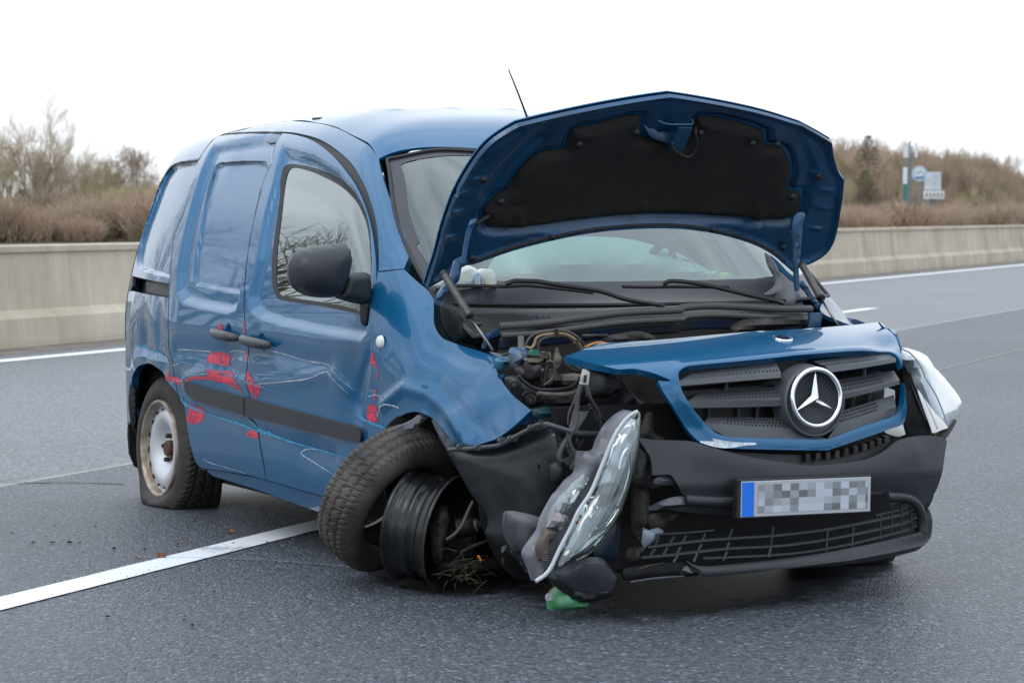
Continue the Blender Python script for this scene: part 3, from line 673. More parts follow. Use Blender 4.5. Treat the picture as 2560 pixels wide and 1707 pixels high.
# conifer
cm = MB(); r_ = random.Random(17)
for k in range(2600):
    t_ = r_.random() ** .8; z = 10 * (.25 + .75 * t_); R_0 = 3.6 * (1 - t_) ** .85 + .12; a = r_.uniform(0, 6.28); q = R_0 * r_.random() ** .4; p = Vector((q * math.cos(a), q * math.sin(a), z)); d = Vector((math.cos(a), math.sin(a), -.25)) * r_.uniform(.2, .5)
    sdv = Vector((-math.sin(a), math.cos(a), 0)) * .09; cm.add([p - sdv, p + sdv, p + d + Vector((0, 0, .03))], [(0, 1, 2)])
con = empty('conifer', bg(1992, 200)); sc0 = hgt(312, 200) / 10; con.scale = (sc0, sc0, sc0); tag(con, 'dark green conifer standing above the bare wood', 'conifer')
cm.build('crown', mat('conifer_needles', (.030, .048, .026), .9), con); MB().tube([(0, 0, 0), (0, 0, 9.5)], [.16, .03], 6).build('trunk', BARK, con)
c2 = cpy(con, bg(1986, 180), 1., hgt(390, 180) / 10, 'lower green conifer half hidden in the wood under the tall conifer'); c2['category'] = 'conifer'
ivy = MB()
for k in range(900):
    a = r_.uniform(0, 6.28); z = r_.uniform(0, 1); q = .55 * math.sin(math.pi * (z * .8 + .15)); p = Vector((q * math.cos(a), q * math.sin(a), z * 1.7)); e_ = .06; ivy.add([p, p + Vector((r_.gauss(0, e_), r_.gauss(0, e_), e_)), p + Vector((r_.gauss(0, e_), r_.gauss(0, e_), -e_))], [(0, 1, 2)])
iv = ivy.build('ivy_bush', mat('ivy_green', (.05, .085, .02), .8)); iv.location = (bg(52, 140)[0], 140, .8); tag(iv, 'small green ivy bush at the foot of the many-stemmed bare tree', 'ivy bush')
# red roofed house seen over the wall
hx, hy, _ = bg(190, 230); hs = empty('house', (hx, hy, -.4)); tag(hs, 'low house with a faded red tiled roof just above the wall at the left', 'house')
MB().box((-2.4, 0, -1), (2.4, 4, .12)).build('wall', mat('plaster', (.5, .45, .4), .9), hs)
MB().add([(-2.6, -.2, .10), (2.6, -.2, .10), (2.3, 2, .95), (-2.3, 2, .95), (-2.6, 4.2, .10), (2.6, 4.2, .10)], [(0, 1, 2, 3), (3, 2, 5, 4), (0, 3, 4), (1, 5, 2)]).build('roof', mat('red_tiles', (.42, .16, .13), .8, var=.3, vscale=4), hs)
# telecom mast and the signs of the service area
D_ = 176.; pxm = 1.08844 / FPX * D_
GRY = mat('galvanised_grey', (.22, .25, .28), .5, .4); WSG = mat('sign_white', (.72, .76, .78), .5); BSG = mat('sign_blue', (.10, .24, .45), .5); TSG = mat('sign_teal', (.04, .20, .17), .5)
mx, my, _ = bg(2088, D_); ms = empty('mobile_phone_mast', (mx, my, 0)); tag(ms, 'grey mobile phone mast with upright antenna panels above the wood', 'mast')
zt_ = hgt(325, D_)
for a in (-.14, .14): MB().tube([(a, 0, 0), (a, 0, zt_ - .4)], .045, 6).build('mast_leg', GRY, ms)
MB().tube([(0, .2, 0), (0, .2, zt_)], .05, 6).build('mast_leg', GRY, ms)
for k in range(10): MB().tube([(-.14 if k % 2 else .14, 0, k * .6 + .3), (.14 if k % 2 else -.14, 0, k * .6 + .9)], .02, 4).build('brace', GRY, ms)
for a in (-.36, -.20, .42): MB().box((a - .07, -.1, zt_ - 1.15), (a + .07, .05, zt_ - .12)).build('antenna_panel', WSG, ms)
MB().box((-.45, -.06, zt_ - 1.22), (.5, .06, zt_ - 1.15)).build('antenna_bar', GRY, ms)
px_, py_, _ = bg(2077, D_ - 4); o = empty('price_pylon', (px_, py_, 0)); tag(o, 'narrow white and teal sign pylon left of the mast', 'sign')
MB().box((-.13, -.1, hgt(425, D_)), (.13, .1, hgt(388, D_))).build('upper_board', WSG, o); MB().box((-.13, -.1, 0), (.13, .1, hgt(425, D_) - .01)).build('lower_board', TSG, o)
px_, py_, _ = bg(2110, D_ - 6); o = empty('round_sign', (px_, py_, 0)); zc = hgt(404, D_); tag(o, 'round blue and white sign on a post beside the mast', 'sign')
MB().lathe([(.0, .06), (.50, .06), (.52, 0), (.50, -.06), (0, -.06)], Matrix.Translation((0, 0, zc)) @ Matrix.Rotation(R_(-90), 4, 'Z'), 28).build('disc', mat('pale_blue_sign', (.45, .56, .66), .5), o)
MB().tube([(0, .1, 0), (0, .1, zc)], .06, 6).build('post', GRY, o)
MB().tube([(-.25, -.08, zc + .15), (0, -.08, zc + .28), (.25, -.08, zc + .12), (.1, -.08, zc - .08), (-.28, -.08, zc - .12)], .05, 6).build('white_symbol', WSG, o); MB().tube([(-.3, -.08, zc - .25), (.3, -.08, zc - .22)], .05, 6).build('blue_stripe', BSG, o)
px_, py_, _ = bg(2141, D_ - 2); o = empty('billboard', (px_, py_, 0)); tag(o, 'pale square billboard above white lettering boards right of the mast', 'billboard')
MB().box((-19 * pxm, -.08, hgt(438, D_)), (18 * pxm, .08, hgt(397, D_))).build('upper_board', mat('pale_board', (.55, .60, .65), .5, var=.15, vscale=2), o)
MB().box((-21 * pxm, -.12, hgt(458, D_)), (25 * pxm, .05, hgt(440, D_))).build('lower_board', WSG, o)
for k in range(5): MB().box((-17 * pxm + k * 8.5 * pxm, -.16, hgt(454, D_)), (-12.5 * pxm + k * 8.5 * pxm, -.125, hgt(444, D_))).build('letter_block', mat('brown_letters', (.35, .28, .24), .6), o)
MB().box((-.2, .1, 0), (.2, .3, hgt(440, D_))).build('post', GRY, o)
px_, py_, _ = bg(2150, D_ + 6); o = empty('kiosk', (px_, py_, 0)); tag(o, 'small pale green glazed kiosk under the billboard', 'kiosk')
MB().box((-26 * pxm, 0, 0), (26 * pxm, 2, hgt(462, D_))).build('wall', mat('pale_green_panel', (.36, .44, .40), .5, var=.25, vscale=3), o)
for k in range(4): MB().box((-24 * pxm + k * 13 * pxm, -.03, .3), (-15 * pxm + k * 13 * pxm, -.005, hgt(468, D_))).build('window', mat('kiosk_glass', (.55, .60, .62), .2), o)
MB().box((-28 * pxm, -.3, hgt(462, D_) + .01), (28 * pxm, 2.2, hgt(462, D_) + .12)).build('roof', GRY, o)
# trees further left, outside the frame, which show as reflections in the side of the van
for i, (x, y, h_) in enumerate(((-34.5, 39, 13.5), (-30, 44, 12), (-41, 35, 13), (-27, 50, 12.5))):
    cpy(pr[i % 3], (x, y, 0), i * 2.1, h_, 'taller bare tree close behind the wall to the left of the picture', 'taller bare trees left of the picture')
for i, (b, d) in enumerate(((-.95, 46), (-1.02, 60), (-.86, 70), (-1.12, 52), (-.80, 85), (-1.2, 70), (-.7, 95), (-1.3, 60), (-.62, 110), (-.5, 125))):
    cpy(pr[i % 3], (d * math.sin(b), d * math.cos(b), 0), i * 1.3, 9.5 + 1.6 * (i % 3), 'bare tree beyond the wall to the left of the picture', 'bare trees left of the picture')
# ------------------------------------------------------------ the van: shell
van = empty('delivery_van', (VAN_X, VAN_Y, -DROP), VAN_YAW)
tag(van, 'crashed blue delivery van with open hood and torn front corner standing on the road', 'van')

def roof_surf(P2):
    X = P2[:, 0]; y = np.abs(P2[:, 1]); lo = np.full(len(X), .95); hi = zt(X) - 1e-4
    for _ in range(26):
        m = (lo + hi) / 2; ins = yfun(X, m) > y; lo = np.where(ins, m, lo); hi = np.where(ins, hi, m)
    return np.stack([X, P2[:, 1], lo], 1)
def screen_surf(P2):  # (y, z)
    y = np.abs(P2[:, 0]); z = P2[:, 1]; lo = np.full(len(y), 1.2); hi = np.full(len(y), 3.3)
    for _ in range(28):
        m = (lo + hi) / 2; ins = (zt(m) > z) & (yfun(m, z) > y); lo = np.where(ins, m, lo); hi = np.where(ins, hi, m)
    return np.stack([lo, P2[:, 0], z], 1)
def HR(v, pts):  # (X, y) on the roof
    o = []
    for p in pts:
        vv, q = (p[0], p[1:]) if isinstance(p[0], str) else (v, p)
        h = hull(vv, q[0], q[1]); o.append((h[0], h[1], 'c') if q[-1] == 'c' else (h[0], h[1]))
    return o
def HW(v, pts):  # (y, z) on the windscreen
    o = []
    for p in pts:
        vv, q = (p[0], p[1:]) if isinstance(p[0], str) else (v, p)
        h = hull(vv, q[0], q[1]); o.append((h[1], h[2], 'c') if q[-1] == 'c' else (h[1], h[2]))
    return o

# outlines in (X, z)
drip = H('A', [(1000, 182), (1250, 176), (1420, 190), (1560, 222), (1700, 292), (1800, 350), (1880, 402)])
doors_top = H('A', [(1190, 262), (1000, 262), (850, 268), (760, 278), (710, 305), (670, 350), (605, 455)])
slide_rear = H('A', [(560, 620), (500, 830), (440, 980), (412, 1200)]) + H('B', [(372, 130), (368, 300), (375, 450), (395, 520), (405, 600), (430, 735), (462, 775), (480, 870), (500, 1010), (540, 1170), (580, 1222)])
split = H('A', [(1110, 480), (1060, 600), (985, 900), (950, 1100), (925, 1350)]) + H('B', [(862, 150), (865, 300), (875, 440), (880, 640), (900, 760), (885, 800), (885, 885), (925, 930), (955, 1030), (985, 1180), (1003, 1303)])
slide_bottom = H('B', [(700, 1243), (885, 1272)])
sl_out = [doors_top[0] + ('c',)] + doors_top[1:] + slide_rear[:-1] + [slide_rear[-1]] + slide_bottom + [split[-1] + ('c',)] + split[::-1][1:]
door_arc = H('A', [(1290, 275), (1400, 312), (1500, 380), (1600, 480), (1690, 600), (1760, 740), (1810, 900), (1840, 1080), (1850, 1250), (1835, 1400)])
door_front = H('B', [(1702, 261), (1694, 450), (1685, 620), (1672, 780), (1668, 1000), (1662, 1130), (1650, 1300), (1640, 1490)])
door_bottom = H('B', [(1400, 1418), (1200, 1360)])
g_ = .006
fd_out = [(doors_top[0][0] + g_, doors_top[0][1], 'c')] + door_arc + door_front[:-1] + [door_front[-1] + ('c',)] + door_bottom + [(split[-1][0] + g_ * 1.3, split[-1][1], 'c')] + [(a + g_ * (1.0 if b > .5 else 1.6), b) for a, b in split[::-1][1:]]

# dents and pressings
dents = [bump_(tuple(H('B', [(200, 420)])[0]), .07, .11, -.022), bump_(tuple(H('B', [(300, 330)])[0]), .05, .10, -.012, .3), bump_(tuple(H('B', [(130, 300)])[0]), .05, .1, .008),
         bump_(tuple(H('B', [(330, 560)])[0]), .06, .05, -.012)]
side_dents = [crease(H('B', [(420, 460), (640, 468), (860, 465), (1060, 470), (1250, 520), (1420, 560)]), -.008, .035), crease(H('B', [(480, 650), (620, 610), (880, 680), (1200, 660), (1420, 600), (1560, 750)]), .007, .03),
              crease(H('B', [(560, 850), (900, 960), (1250, 1100), (1450, 1150)]), -.006, .03), bump_(tuple(H('B', [(1580, 760)])[0]), .09, .12, -.018), bump_(tuple(H('B', [(760, 560)])[0]), .12, .09, -.010),
              crease(H('B', [(1690, 480), (1570, 770), (1660, 1000)]), -.010, .03), bump_(tuple(H('B', [(1300, 1120)])[0]), .14, .07, -.008)]
hollow_s = H('A', [(640, 470), (720, 330), (900, 290), (1100, 255), (1200, 250), (1125, 470), (1068, 650), (1005, 900), (960, 1100), (905, 1300), (893, 1400), (865, 1505), (800, 1530), (600, 1492), (490, 1455), (450, 1380), (448, 1250), (490, 1000), (560, 720)])
win_s = H('A', [(690, 458), (760, 443), (900, 432), (1020, 434), (1052, 455), (1056, 520), (1040, 640), (1000, 850), (960, 1050), (920, 1240), (885, 1378), (700, 1345), (548, 1312), (532, 1250), (545, 1100), (572, 950), (600, 780), (640, 600)])
hollow_f = H('A', [(1195, 330), (1430, 400), (1600, 510), (1720, 660), (1790, 800), (1822, 950), (1832, 1150)]) + H('B', [(1690, 180), (1680, 270), (1660, 360), (1615, 407), (1400, 372), (1100, 310), (960, 265), (900, 210), (885, 120)]) + H('A', [(1010, 1150), (1060, 850), (1120, 620), (1150, 480)])
def cup(v, x, y, r=.032, d=.018):
    c = H(v, [(x, y)])[0]
    return lambda P2: -d * (1 - sst(r * .72, r, np.hypot(P2[:, 0] - c[0], P2[:, 1] - c[1])))
cup_s, cup_f = cup('B', 757, 350), cup('B', 975, 408)
disp_s = [rec(hollow_s, .025, .042), rec(win_s, .011, .010), cup_s] + side_dents
disp_f = [rec(hollow_f, .025, .042), cup_f] + side_dents
seal_out = H('A', [(1190, 452), (1285, 454), (1430, 492), (1590, 572), (1700, 672), (1770, 800), (1800, 930), (1812, 1230), (1790, 1535), (1650, 1515), (1400, 1465), (1150, 1428), (1095, 1385), (1072, 1240), (1090, 1000), (1125, 750), (1160, 520)])
seal_in = H('A', [(1218, 492), (1290, 496), (1400, 535), (1560, 622), (1670, 722), (1735, 840), (1768, 960), (1772, 1230), (1750, 1488), (1600, 1455), (1400, 1420), (1160, 1382), (1125, 1345), (1112, 1240), (1122, 1050), (1150, 820), (1185, 560)])

_c = np.mean([p[:2] for p in seal_out], axis=0)
seal_out = [tuple(_c + (np.array(p[:2]) - _c) * .988) for p in seal_out]; seal_in = [tuple(_c + (np.array(p[:2]) - _c) * 1.022) for p in seal_in]
sliding_door = panel('sliding_door', sl_out, PAINT, van, disp=disp_s, step=.009)
front_door = panel('front_door', fd_out, PAINT, van, holes=[seal_out], disp=disp_f, step=.011)
seal = panel('window_seal', seal_out, RUBBER, front_door, holes=[seal_in], disp=[rec(hollow_f, .025, .042)], step=.012, lift=.001, thick=.008)
sglass = panel('window', seal_in, SGLASS, front_door, step=.03, thick=0, lift=-.026)

# rear quarter, roof rail and A pillar in one pressing
pill_in = H('A', [(1845, 1400), (1866, 1250), (1868, 1080), (1852, 900), (1812, 740), (1755, 600), (1675, 470), (1560, 368), (1440, 298), (1300, 262)])
gap_ = .005
up_line = [(a, b + gap_) for a, b in doors_top[::1]]
rear_in = [(a - gap_, b) for a, b in slide_rear]
arch_r = H('B', [(345, 640), (310, 590), (270, 555), (225, 542), (180, 555), (150, 590), (130, 640), (118, 720)])
screen_edge = H('D', [(905, 480), (940, 580), (966, 632)])
q_out = ([(-.43, zt(-.43) - .09)] + [(-.30, zt(-.3) - .055), (0., zt(0.) - .047), (.3, zt(.3) - .045)] + drip[:-1] + [H('D', [(870, 366)])[0] + ('c',)]
         + screen_edge[:2] + [H('D', [(928, 617)])[0] + ('c',)] + [H('D', [(867, 623)])[0] + ('c',)]
         + pill_in[1:] + up_line[:-1] + [up_line[-1]] + rear_in[:7] + [rear_in[7], rear_in[8]] + [(rear_in[9][0], rear_in[9][1]), (rear_in[10][0], rear_in[10][1], 'c')]
         + [a for a in arch_r] + H('U', [(124, 175), (114, 300), (108, 430), (122, 560)]) + [(-.40, .36, 'c'), (-.43, .38, 'c'), (-.43, .8), (-.43, 1.2)])
slot = H('A', [(135, 1258, 'c'), (398, 1312, 'c'), (395, 1412, 'c'), (135, 1362, 'c')])
hollow_q = H('A', [(620, 440, 'c'), (500, 462), (420, 488), (350, 545), (290, 635), (240, 750), (205, 880), (184, 1000), (174, 1130), (182, 1195), (225, 1222), (405, 1272, 'c')])
hollow_q = hollow_q + [(hollow_q[-1][0] + .2, hollow_q[-1][1], 'c'), (hollow_q[0][0] + .2, hollow_q[0][1], 'c')]
quarter = panel('side_panel', q_out, PAINT, van, holes=[slot], disp=[rec(spline(hollow_q, 4, True), .016, .011)] + dents, step=.009, thick=.03)
panel('door_rail_recess', [(a + da, b + db, 'c') for (a, b, *_), (da, db) in zip(slot, ((0, .02), (.03, .02), (.03, -.02), (0, -.02)))], BLACK, van, lift=-.045, thick=.002)
panel('door_rail', H('A', [(190, 1288, 'c'), (398, 1325, 'c'), (396, 1400, 'c'), (188, 1360, 'c')]), GRIME2, van, lift=-.03, thick=.01)
panel('rail_end_cap', H('A', [(115, 1256, 'c'), (150, 1262, 'c'), (148, 1330, 'c'), (132, 1368, 'c'), (112, 1362, 'c')]), TRIM, van, lift=.003)

# black weatherstrip showing in the gap above the door
gapo = [(a, b) for a, b in pill_in] ; gi = [fd_out[0][:2]] + door_arc
panel('door_seal', gi + [(pill_in[0][0], pill_in[0][1])] + gapo[1:], RUBBER, van, lift=-.012, thick=.02, step=.014)
# inner frame behind the door gaps
def strip(name, line, wd, m, lift=-.016, parent=van): return ribbon(name, line, wd, m, parent, lift=lift)
strip('door_gap_lining', doors_top + slide_rear, .05, BLACK)
strip('door_gap_lining', split, .06, BLACK)

GAP = mat('dark_panel_gap', (.004, .005, .007), .8)
ribbon('panel_gap', [(a, b + .0025) for a, b in doors_top], .006, GAP, quarter, lift=.0008)
ribbon('panel_gap', [(a - .003, b) for a, b in slide_rear[:10]], .0045, GAP, quarter, lift=.0008)
ribbon('panel_gap', [(a + .003, b) for a, b in split[:-1]], .005, GAP, sliding_door, disp=side_dents, lift=.0008)
ribbon('recess_edge', H('A', [(602, 458), (500, 464), (420, 490), (350, 548), (290, 638), (240, 753), (205, 883), (186, 1000)]), [.006, .007, .008, .008, .007, .005, .002], GAP, quarter, lift=.0008)
ribbon('recess_edge', H('A', [(1040, 436), (900, 434), (760, 446), (700, 462), (650, 590), (608, 780)]), [.003, .006, .007, .007, .005, .002], GAP, sliding_door, disp=[rec(hollow_s, .025, .042)], lift=.0008)
# roof
dr = HR('A', [(1000, 182), (1250, 176), (1420, 190), (1560, 222), (1700, 292), (1800, 350), (1880, 402)])
rl = [(-.43, -(yfun(-.43, zt(-.43) - .09)) + .0), (-.2, -float(yfun(-.2, zt(-.2) - .053))), (.1, -float(yfun(.1, zt(.1) - .047)))] + dr
hd = HR('D', [(868, 366), (1000, 349), (1110, 341)])
ym = np.array([h[1] for h in hd]); xm = np.array([h[0] for h in hd])
kf = np.polyfit(ym ** 2, xm, 1); print('header', hd, kf)
kf = (min(kf[0], -.05), xm[0] - min(kf[0], -.05) * ym[0] ** 2)
hdr = [(kf[1] + kf[0] * y * y, y) for y in np.linspace(ym[0], -ym[0], 9)]
near = [(a, b + .004) for a, b in rl]
ro = [near[0] + ('c',)] + near[1:-1] + [hdr[0] + ('c',)] + hdr[1:-1] + [hdr[-1] + ('c',)] + [(a, -b) for a, b in near[1:-1]][::-1] + [(near[0][0], -near[0][1], 'c')]
ribs = [crease([(-.2, y), (1.35, y)], .006, .035) for y in (-.36, -.12, .12, .36)]
panel('roof', ro, PAINT, van, surf=roof_surf, outward=(0, 0, 1), disp=ribs, step=.02, thick=.01)
# roof antenna
ab = hull('D', 1213, 276); a0 = atY('D', 1213, 276, -.10); a1 = atY('D', 1168, 160, -.16)
aer = MB().tube([a0, a0 * .5 + a1 * .5 + np.array([0, 0, .004]), a1], [.0045, .003, .002], 6)
aob = aer.build('roof_antenna', BLACK, van, smooth=True)
MB().lathe([(.0, .045), (.010, .04), (.014, .02), (.024, 0)], Matrix.Translation(Vector((a0[0], a0[1], a0[2] - .03))) @ Matrix.Rotation(R_(-90), 4, 'Y'), 14).build('antenna_foot', BLACK, aob, smooth=True)
hx = MB()  # wound coil on the rod
A0, A1 = np.array(a0), np.array(a1)
for k in range(26):
    p = A0 + (A1 - A0) * (k + .5) / 26; hx.add(*(lambda b: (b.v, b.f))(MB().tube([p, p + (A1 - A0) * .012], .0042 - .00006 * k, 6)))
hx.build('antenna_coil', BLACK, aob)
hr = HR('A', [(1440, 158)])[0]
q = roof_surf(np.array([[hr[0], hr[1]]]))[0]
MB().box((q[0] - .035, q[1] - .010, q[2] - .004), (q[0] + .035, q[1] + .010, q[2] + .003)).build('roof_cap', RUBBER, van, bevel=.003)

# windscreen and its frame
tl = HW('D', [(870, 368)])[0]
edge = HW('D', [(905, 480), (940, 580), (966, 632), (990, 668)])
def head(y): X = kf[1] + kf[0] * y * y; return float(roof_surf(np.array([[X, y]]))[0, 2])
top = [(y, head(y) - .012) for y in np.linspace(tl[0] + .02, -tl[0] - .02, 9)]
bot = [(edge[-1][0], .965), (-.4, .957), (0, .955), (.4, .957), (-edge[-1][0], .965)]
ws = [top[0] + ('c',)] + top[1:-1] + [top[-1] + ('c',)] + [(-a, b) for a, b in edge] + [bot[-1] + ('c',)] + bot[1:-1][::-1] + [bot[0] + ('c',)] + edge[::-1]
windscreen = panel('windscreen', ws, WGLASS, van, surf=screen_surf, outward=(1, 0, .5), step=.03, thick=0, lift=-.004)
win = []
wsp = np.array([p[:2] for p in spline(ws, 4, True)]); cen = np.array([0, 1.25])
inn = cen + (wsp - cen) * np.array([.952, .93]); inn[:, 1] += np.where(inn[:, 1] < 1.1, .055, 0)  # bottom band widened to paint the hood's dark reflection into the border
panel('screen_border_and_reflection', [tuple(p) for p in wsp], mat('glass_border_and_reflection', (.034, .034, .042), .3), windscreen, holes=[[tuple(p) for p in inn[::3]]], surf=screen_surf, outward=(1, 0, .5), step=.02, thick=0, lift=-.0025, smooth_outline=False)
P3 = screen_surf(wsp) + surf_normals(screen_surf, wsp, (1, 0, .5)) * .001
P3c = [tuple(p) for p in P3] + [tuple(P3[0])]
MB().tube(P3c, .0065, 8, False, smooth=False).build('windscreen_rubber', RUBBER, windscreen, smooth=True)

# front wing
f_top = H('E', [(70, 372), (75, 480), (80, 600), (130, 690), (200, 730), (330, 775), (450, 812), (560, 845, 'c'), (545, 890), (572, 975), (640, 1090), (700, 1160), (770, 1215), (832, 1265, 'c')])
f_low = H('D', [(1208, 948), (1190, 967), (1170, 985), (1140, 1005), (1085, 1023), (1042, 1020, 'c'), (1015, 985), (990, 960), (960, 946), (930, 950), (905, 968), (888, 995), (876, 1040, 'c'), (838, 1075, 'c'), (838, 1035), (832, 955), (845, 900), (852, 850), (856, 720), (868, 626, 'c'), (928, 619, 'c'), (960, 648)])
wing_disp = [rec([(a, b) for a, b in H('D', [(1000, 700), (1030, 780), (1130, 820), (1150, 880), (1060, 860), (950, 800), (960, 700)])], .004, .05),
             crease(H('D', [(1210, 940), (1130, 890), (1060, 905), (1000, 960)]), -.006, .05), crease(H('D', [(880, 930), (930, 890), (985, 905), (1040, 960), (1075, 1020)]), .012, .022),
             crease(H('D', [(900, 800), (980, 800), (1090, 860)]), -.004, .05), crease(H('D', [(1010, 880), (1060, 940), (1130, 1000)]), -.004, .022), bump_(tuple(H('D', [(1120, 960)])[0]), .08, .06, -.012), bump_(tuple(H('D', [(950, 840)])[0]), .09, .08, .004), bump_(tuple(H('D', [(1040, 850)])[0]), .09, .06, .004)]
wing = panel('front_wing', f_top + f_low, PAINT, van, disp=wing_disp, step=.011, thick=.012)
mk = hull('D', 876, 785)
Mk = Matrix.Translation(Vector(mk)) @ Matrix.Rotation(R_(-90), 4, 'Z')
MB().lathe([(0, .016), (.012, .015), (.019, .010), (.022, 0)], Mk, 20).build('side_indicator', WHITEP, wing, smooth=True)

# sill
sill = H('B', [(600, 1243), (885, 1288), (1003, 1318), (1200, 1376), (1400, 1436), (1500, 1470, 'c'), (1500, 1570, 'c'), (1390, 1540), (1200, 1476), (1000, 1400), (800, 1335), (640, 1285, 'c')])
panel('door_sill', sill, PAINT, van, disp=[lambda P2: -.012 + 0 * P2[:, 0]], thick=.05)
# lower dark closing of the floor, set low to keep skylight off the road
MB().box((-.42, -.62, .17), (2.30, .80, .30)).build('floor_pan', DARK, van)
fl = MB(); fl.tube([(.35, -.45, .2), (1.2, -.4, .2), (2.0, -.3, .22)], .03, 8); fl.tube([(.9, .3, .2), (1.5, .3, .2)], .07, 10); fl.build('exhaust_pipe', GRIME2, van, smooth=True)
MB().tube([(0, -.66, .26), (0, .66, .26)], .035, 8).build('rear_axle', GRIME2, van, smooth=True)

# side mouldings, handles, marks
mould_disp = side_dents[:0]
panel('side_moulding', H('B', [(485, 660, 'c'), (600, 692), (883, 766, 'c'), (883, 884, 'c'), (830, 868), (700, 828), (560, 782), (505, 735)]), TRIM, sliding_door, lift=.014, thick=.02, step=.01)
panel('side_moulding', H('B', [(890, 768, 'c'), (1200, 850), (1500, 928), (1625, 962), (1646, 985), (1646, 1040), (1625, 1056), (1400, 1008), (1100, 935), (890, 886, 'c')]), TRIM, front_door, lift=.014, thick=.02, step=.01)
def handle(x0, y0, x1, y1, par):
    a = hull('B', x0, y0); b = hull('B', x1, y1); n = np.array([0, -1, 0.05]); m = (a + b) / 2
    o = MB().tube([a + n * .0, a + n * .024 + (b - a) * .08, m + n * .040, b + n * .026 - (b - a) * .08, b + n * .0], [.011, .017, .019, .017, .011], 12).build('handle', TRIM2, par, smooth=True)
handle(694, 338, 830, 378, sliding_door); handle(884, 382, 1040, 425, front_door)
RED = mat('red_paint_scrape', (.55, .03, .07), .45, bump=.2, bscale=200, var=.35, vscale=40)
t = RED.node_tree; n = t.nodes; co = n.new('ShaderNodeTexCoord'); mp_ = n.new('ShaderNodeMapping'); mp_.inputs['Scale'].default_value = (9, 9, 60); mp_.inputs['Rotation'].default_value = (0, .18, 0); nz = n.new('ShaderNodeTexNoise'); nz.inputs['Scale'].default_value = 2.2; nz.inputs['Detail'].default_value = 6
t.links.new(co.outputs['Object'], mp_.inputs[0]); t.links.new(mp_.outputs[0], nz.inputs[0]); ar = n.new('ShaderNodeMapRange'); ar.inputs[1].default_value = .36; ar.inputs[2].default_value = .46; t.links.new(nz.outputs[0], ar.inputs[0]); t.links.new(ar.outputs[0], n['Principled BSDF'].inputs['Alpha'])
CYAN = mat('light_blue_scratch', (.03, .24, .42), .4, bump=.2, bscale=200, var=.5, vscale=90)
WSC = mat('whitish_scratch', (.36, .43, .52), .4, var=.4, vscale=80)
def red(pts, par, dd, v='B'): decal('paint_scrape', H(v, pts), RED, par, disp=dd, lift=.0012)
red([(640, 468), (745, 488), (748, 560), (690, 552), (616, 532), (622, 500)], sliding_door, disp_s)
red([(620, 578), (700, 592), (775, 602), (800, 650), (845, 700), (858, 740, 'c'), (820, 715), (740, 675), (640, 652), (540, 650), (470, 682, 'c'), (520, 635), (640, 622)], sliding_door, disp_s)
red([(510, 800), (520, 826), (560, 822), (595, 860), (598, 900), (570, 932), (510, 938), (488, 905), (500, 870)], sliding_door, disp_s)
red([(905, 976), (930, 985), (948, 1010), (946, 1030), (910, 1028), (878, 1008)], sliding_door, [disp_s[0]] + side_dents)
red([(695, 300), (715, 288), (722, 330), (712, 385), (690, 378)], sliding_door, disp_s)
red([(345, 640), (365, 600), (380, 575), (378, 620), (440, 640), (465, 680), (440, 684), (400, 660), (360, 660)], quarter, dents)
red([(884, 590), (915, 625), (950, 680), (990, 680), (950, 765), (935, 768), (905, 720), (888, 640)], front_door, disp_f)
red([(863, 270), (872, 280), (870, 355), (861, 360)], front_door, disp_f); red([(867, 460), (875, 470), (880, 530), (870, 530)], front_door, disp_f)
red([(1705, 475), (1716, 510), (1735, 570), (1725, 580), (1710, 550), (1688, 545), (1690, 510)], wing, wing_disp)
red([(1678, 820), (1728, 822), (1736, 900), (1722, 930), (1690, 945), (1668, 900)], wing, wing_disp); red([(1717, 712), (1728, 715), (1722, 780), (1712, 775)], wing, wing_disp); red([(1738, 590), (1746, 600), (1738, 650), (1732, 640)], wing, wing_disp)
def cy(pts, wd, par, dd, v='B', m=None): ribbon('scratch', H(v, pts), [a * .6 for a in wd] if hasattr(wd, '__len__') else wd * .65, m or CYAN, par, disp=dd, lift=.0022)
cy([(400, 515), (500, 545), (640, 585), (780, 628), (868, 660)], [.012, .007, .004, .004, .002], sliding_door, disp_s)
cy([(880, 665), (1000, 700), (1120, 740), (1260, 780)], [.008, .006, .003, .002], front_door, disp_f)
cy([(452, 760), (470, 800), (600, 868), (750, 915), (850, 948), (950, 990)], [.03, .025, .010, .014, .016, .012], sliding_door, disp_s)
cy([(960, 985), (1010, 1000), (1100, 1035), (1250, 1085), (1450, 1140), (1600, 1170)], [.04, .025, .014, .010, .008, .003], front_door, disp_f)
cy([(880, 905), (920, 935), (960, 985), (1020, 1005)], [.004, .012, .02, .006], front_door, disp_f)
cy([(1606, 850), (1640, 900), (1700, 935), (1790, 965)], [.003, .018, .02, .010], wing, wing_disp)
cy([(150, 425), (200, 440), (290, 470), (330, 490)], [.015, .02, .012, .004], quarter, dents)
decal('bare_scrape', H('B', [(150, 440), (220, 445), (360, 505), (370, 540), (320, 535), (180, 500), (145, 520)]), mat('scuffed_light_paint', (.22, .33, .50), .3, var=.3, vscale=40), quarter, disp=dents, lift=.0015)
cy([(420, 455), (470, 455), (560, 462), (640, 468)], .005, sliding_door, disp_s, m=WSC); cy([(750, 470), (800, 462), (862, 470)], .005, sliding_door, disp_s, m=WSC)
cy([(1020, 460), (1100, 480), (1250, 525), (1400, 552), (1470, 610), (1560, 720)], [.007, .005, .004, .004, .003, .002], front_door, disp_f, m=WSC)
cy([(960, 680), (1150, 662), (1300, 642), (1400, 600), (1450, 640), (1540, 745)], [.003, .007, .006, .007, .005, .002], front_door, disp_f, m=WSC)
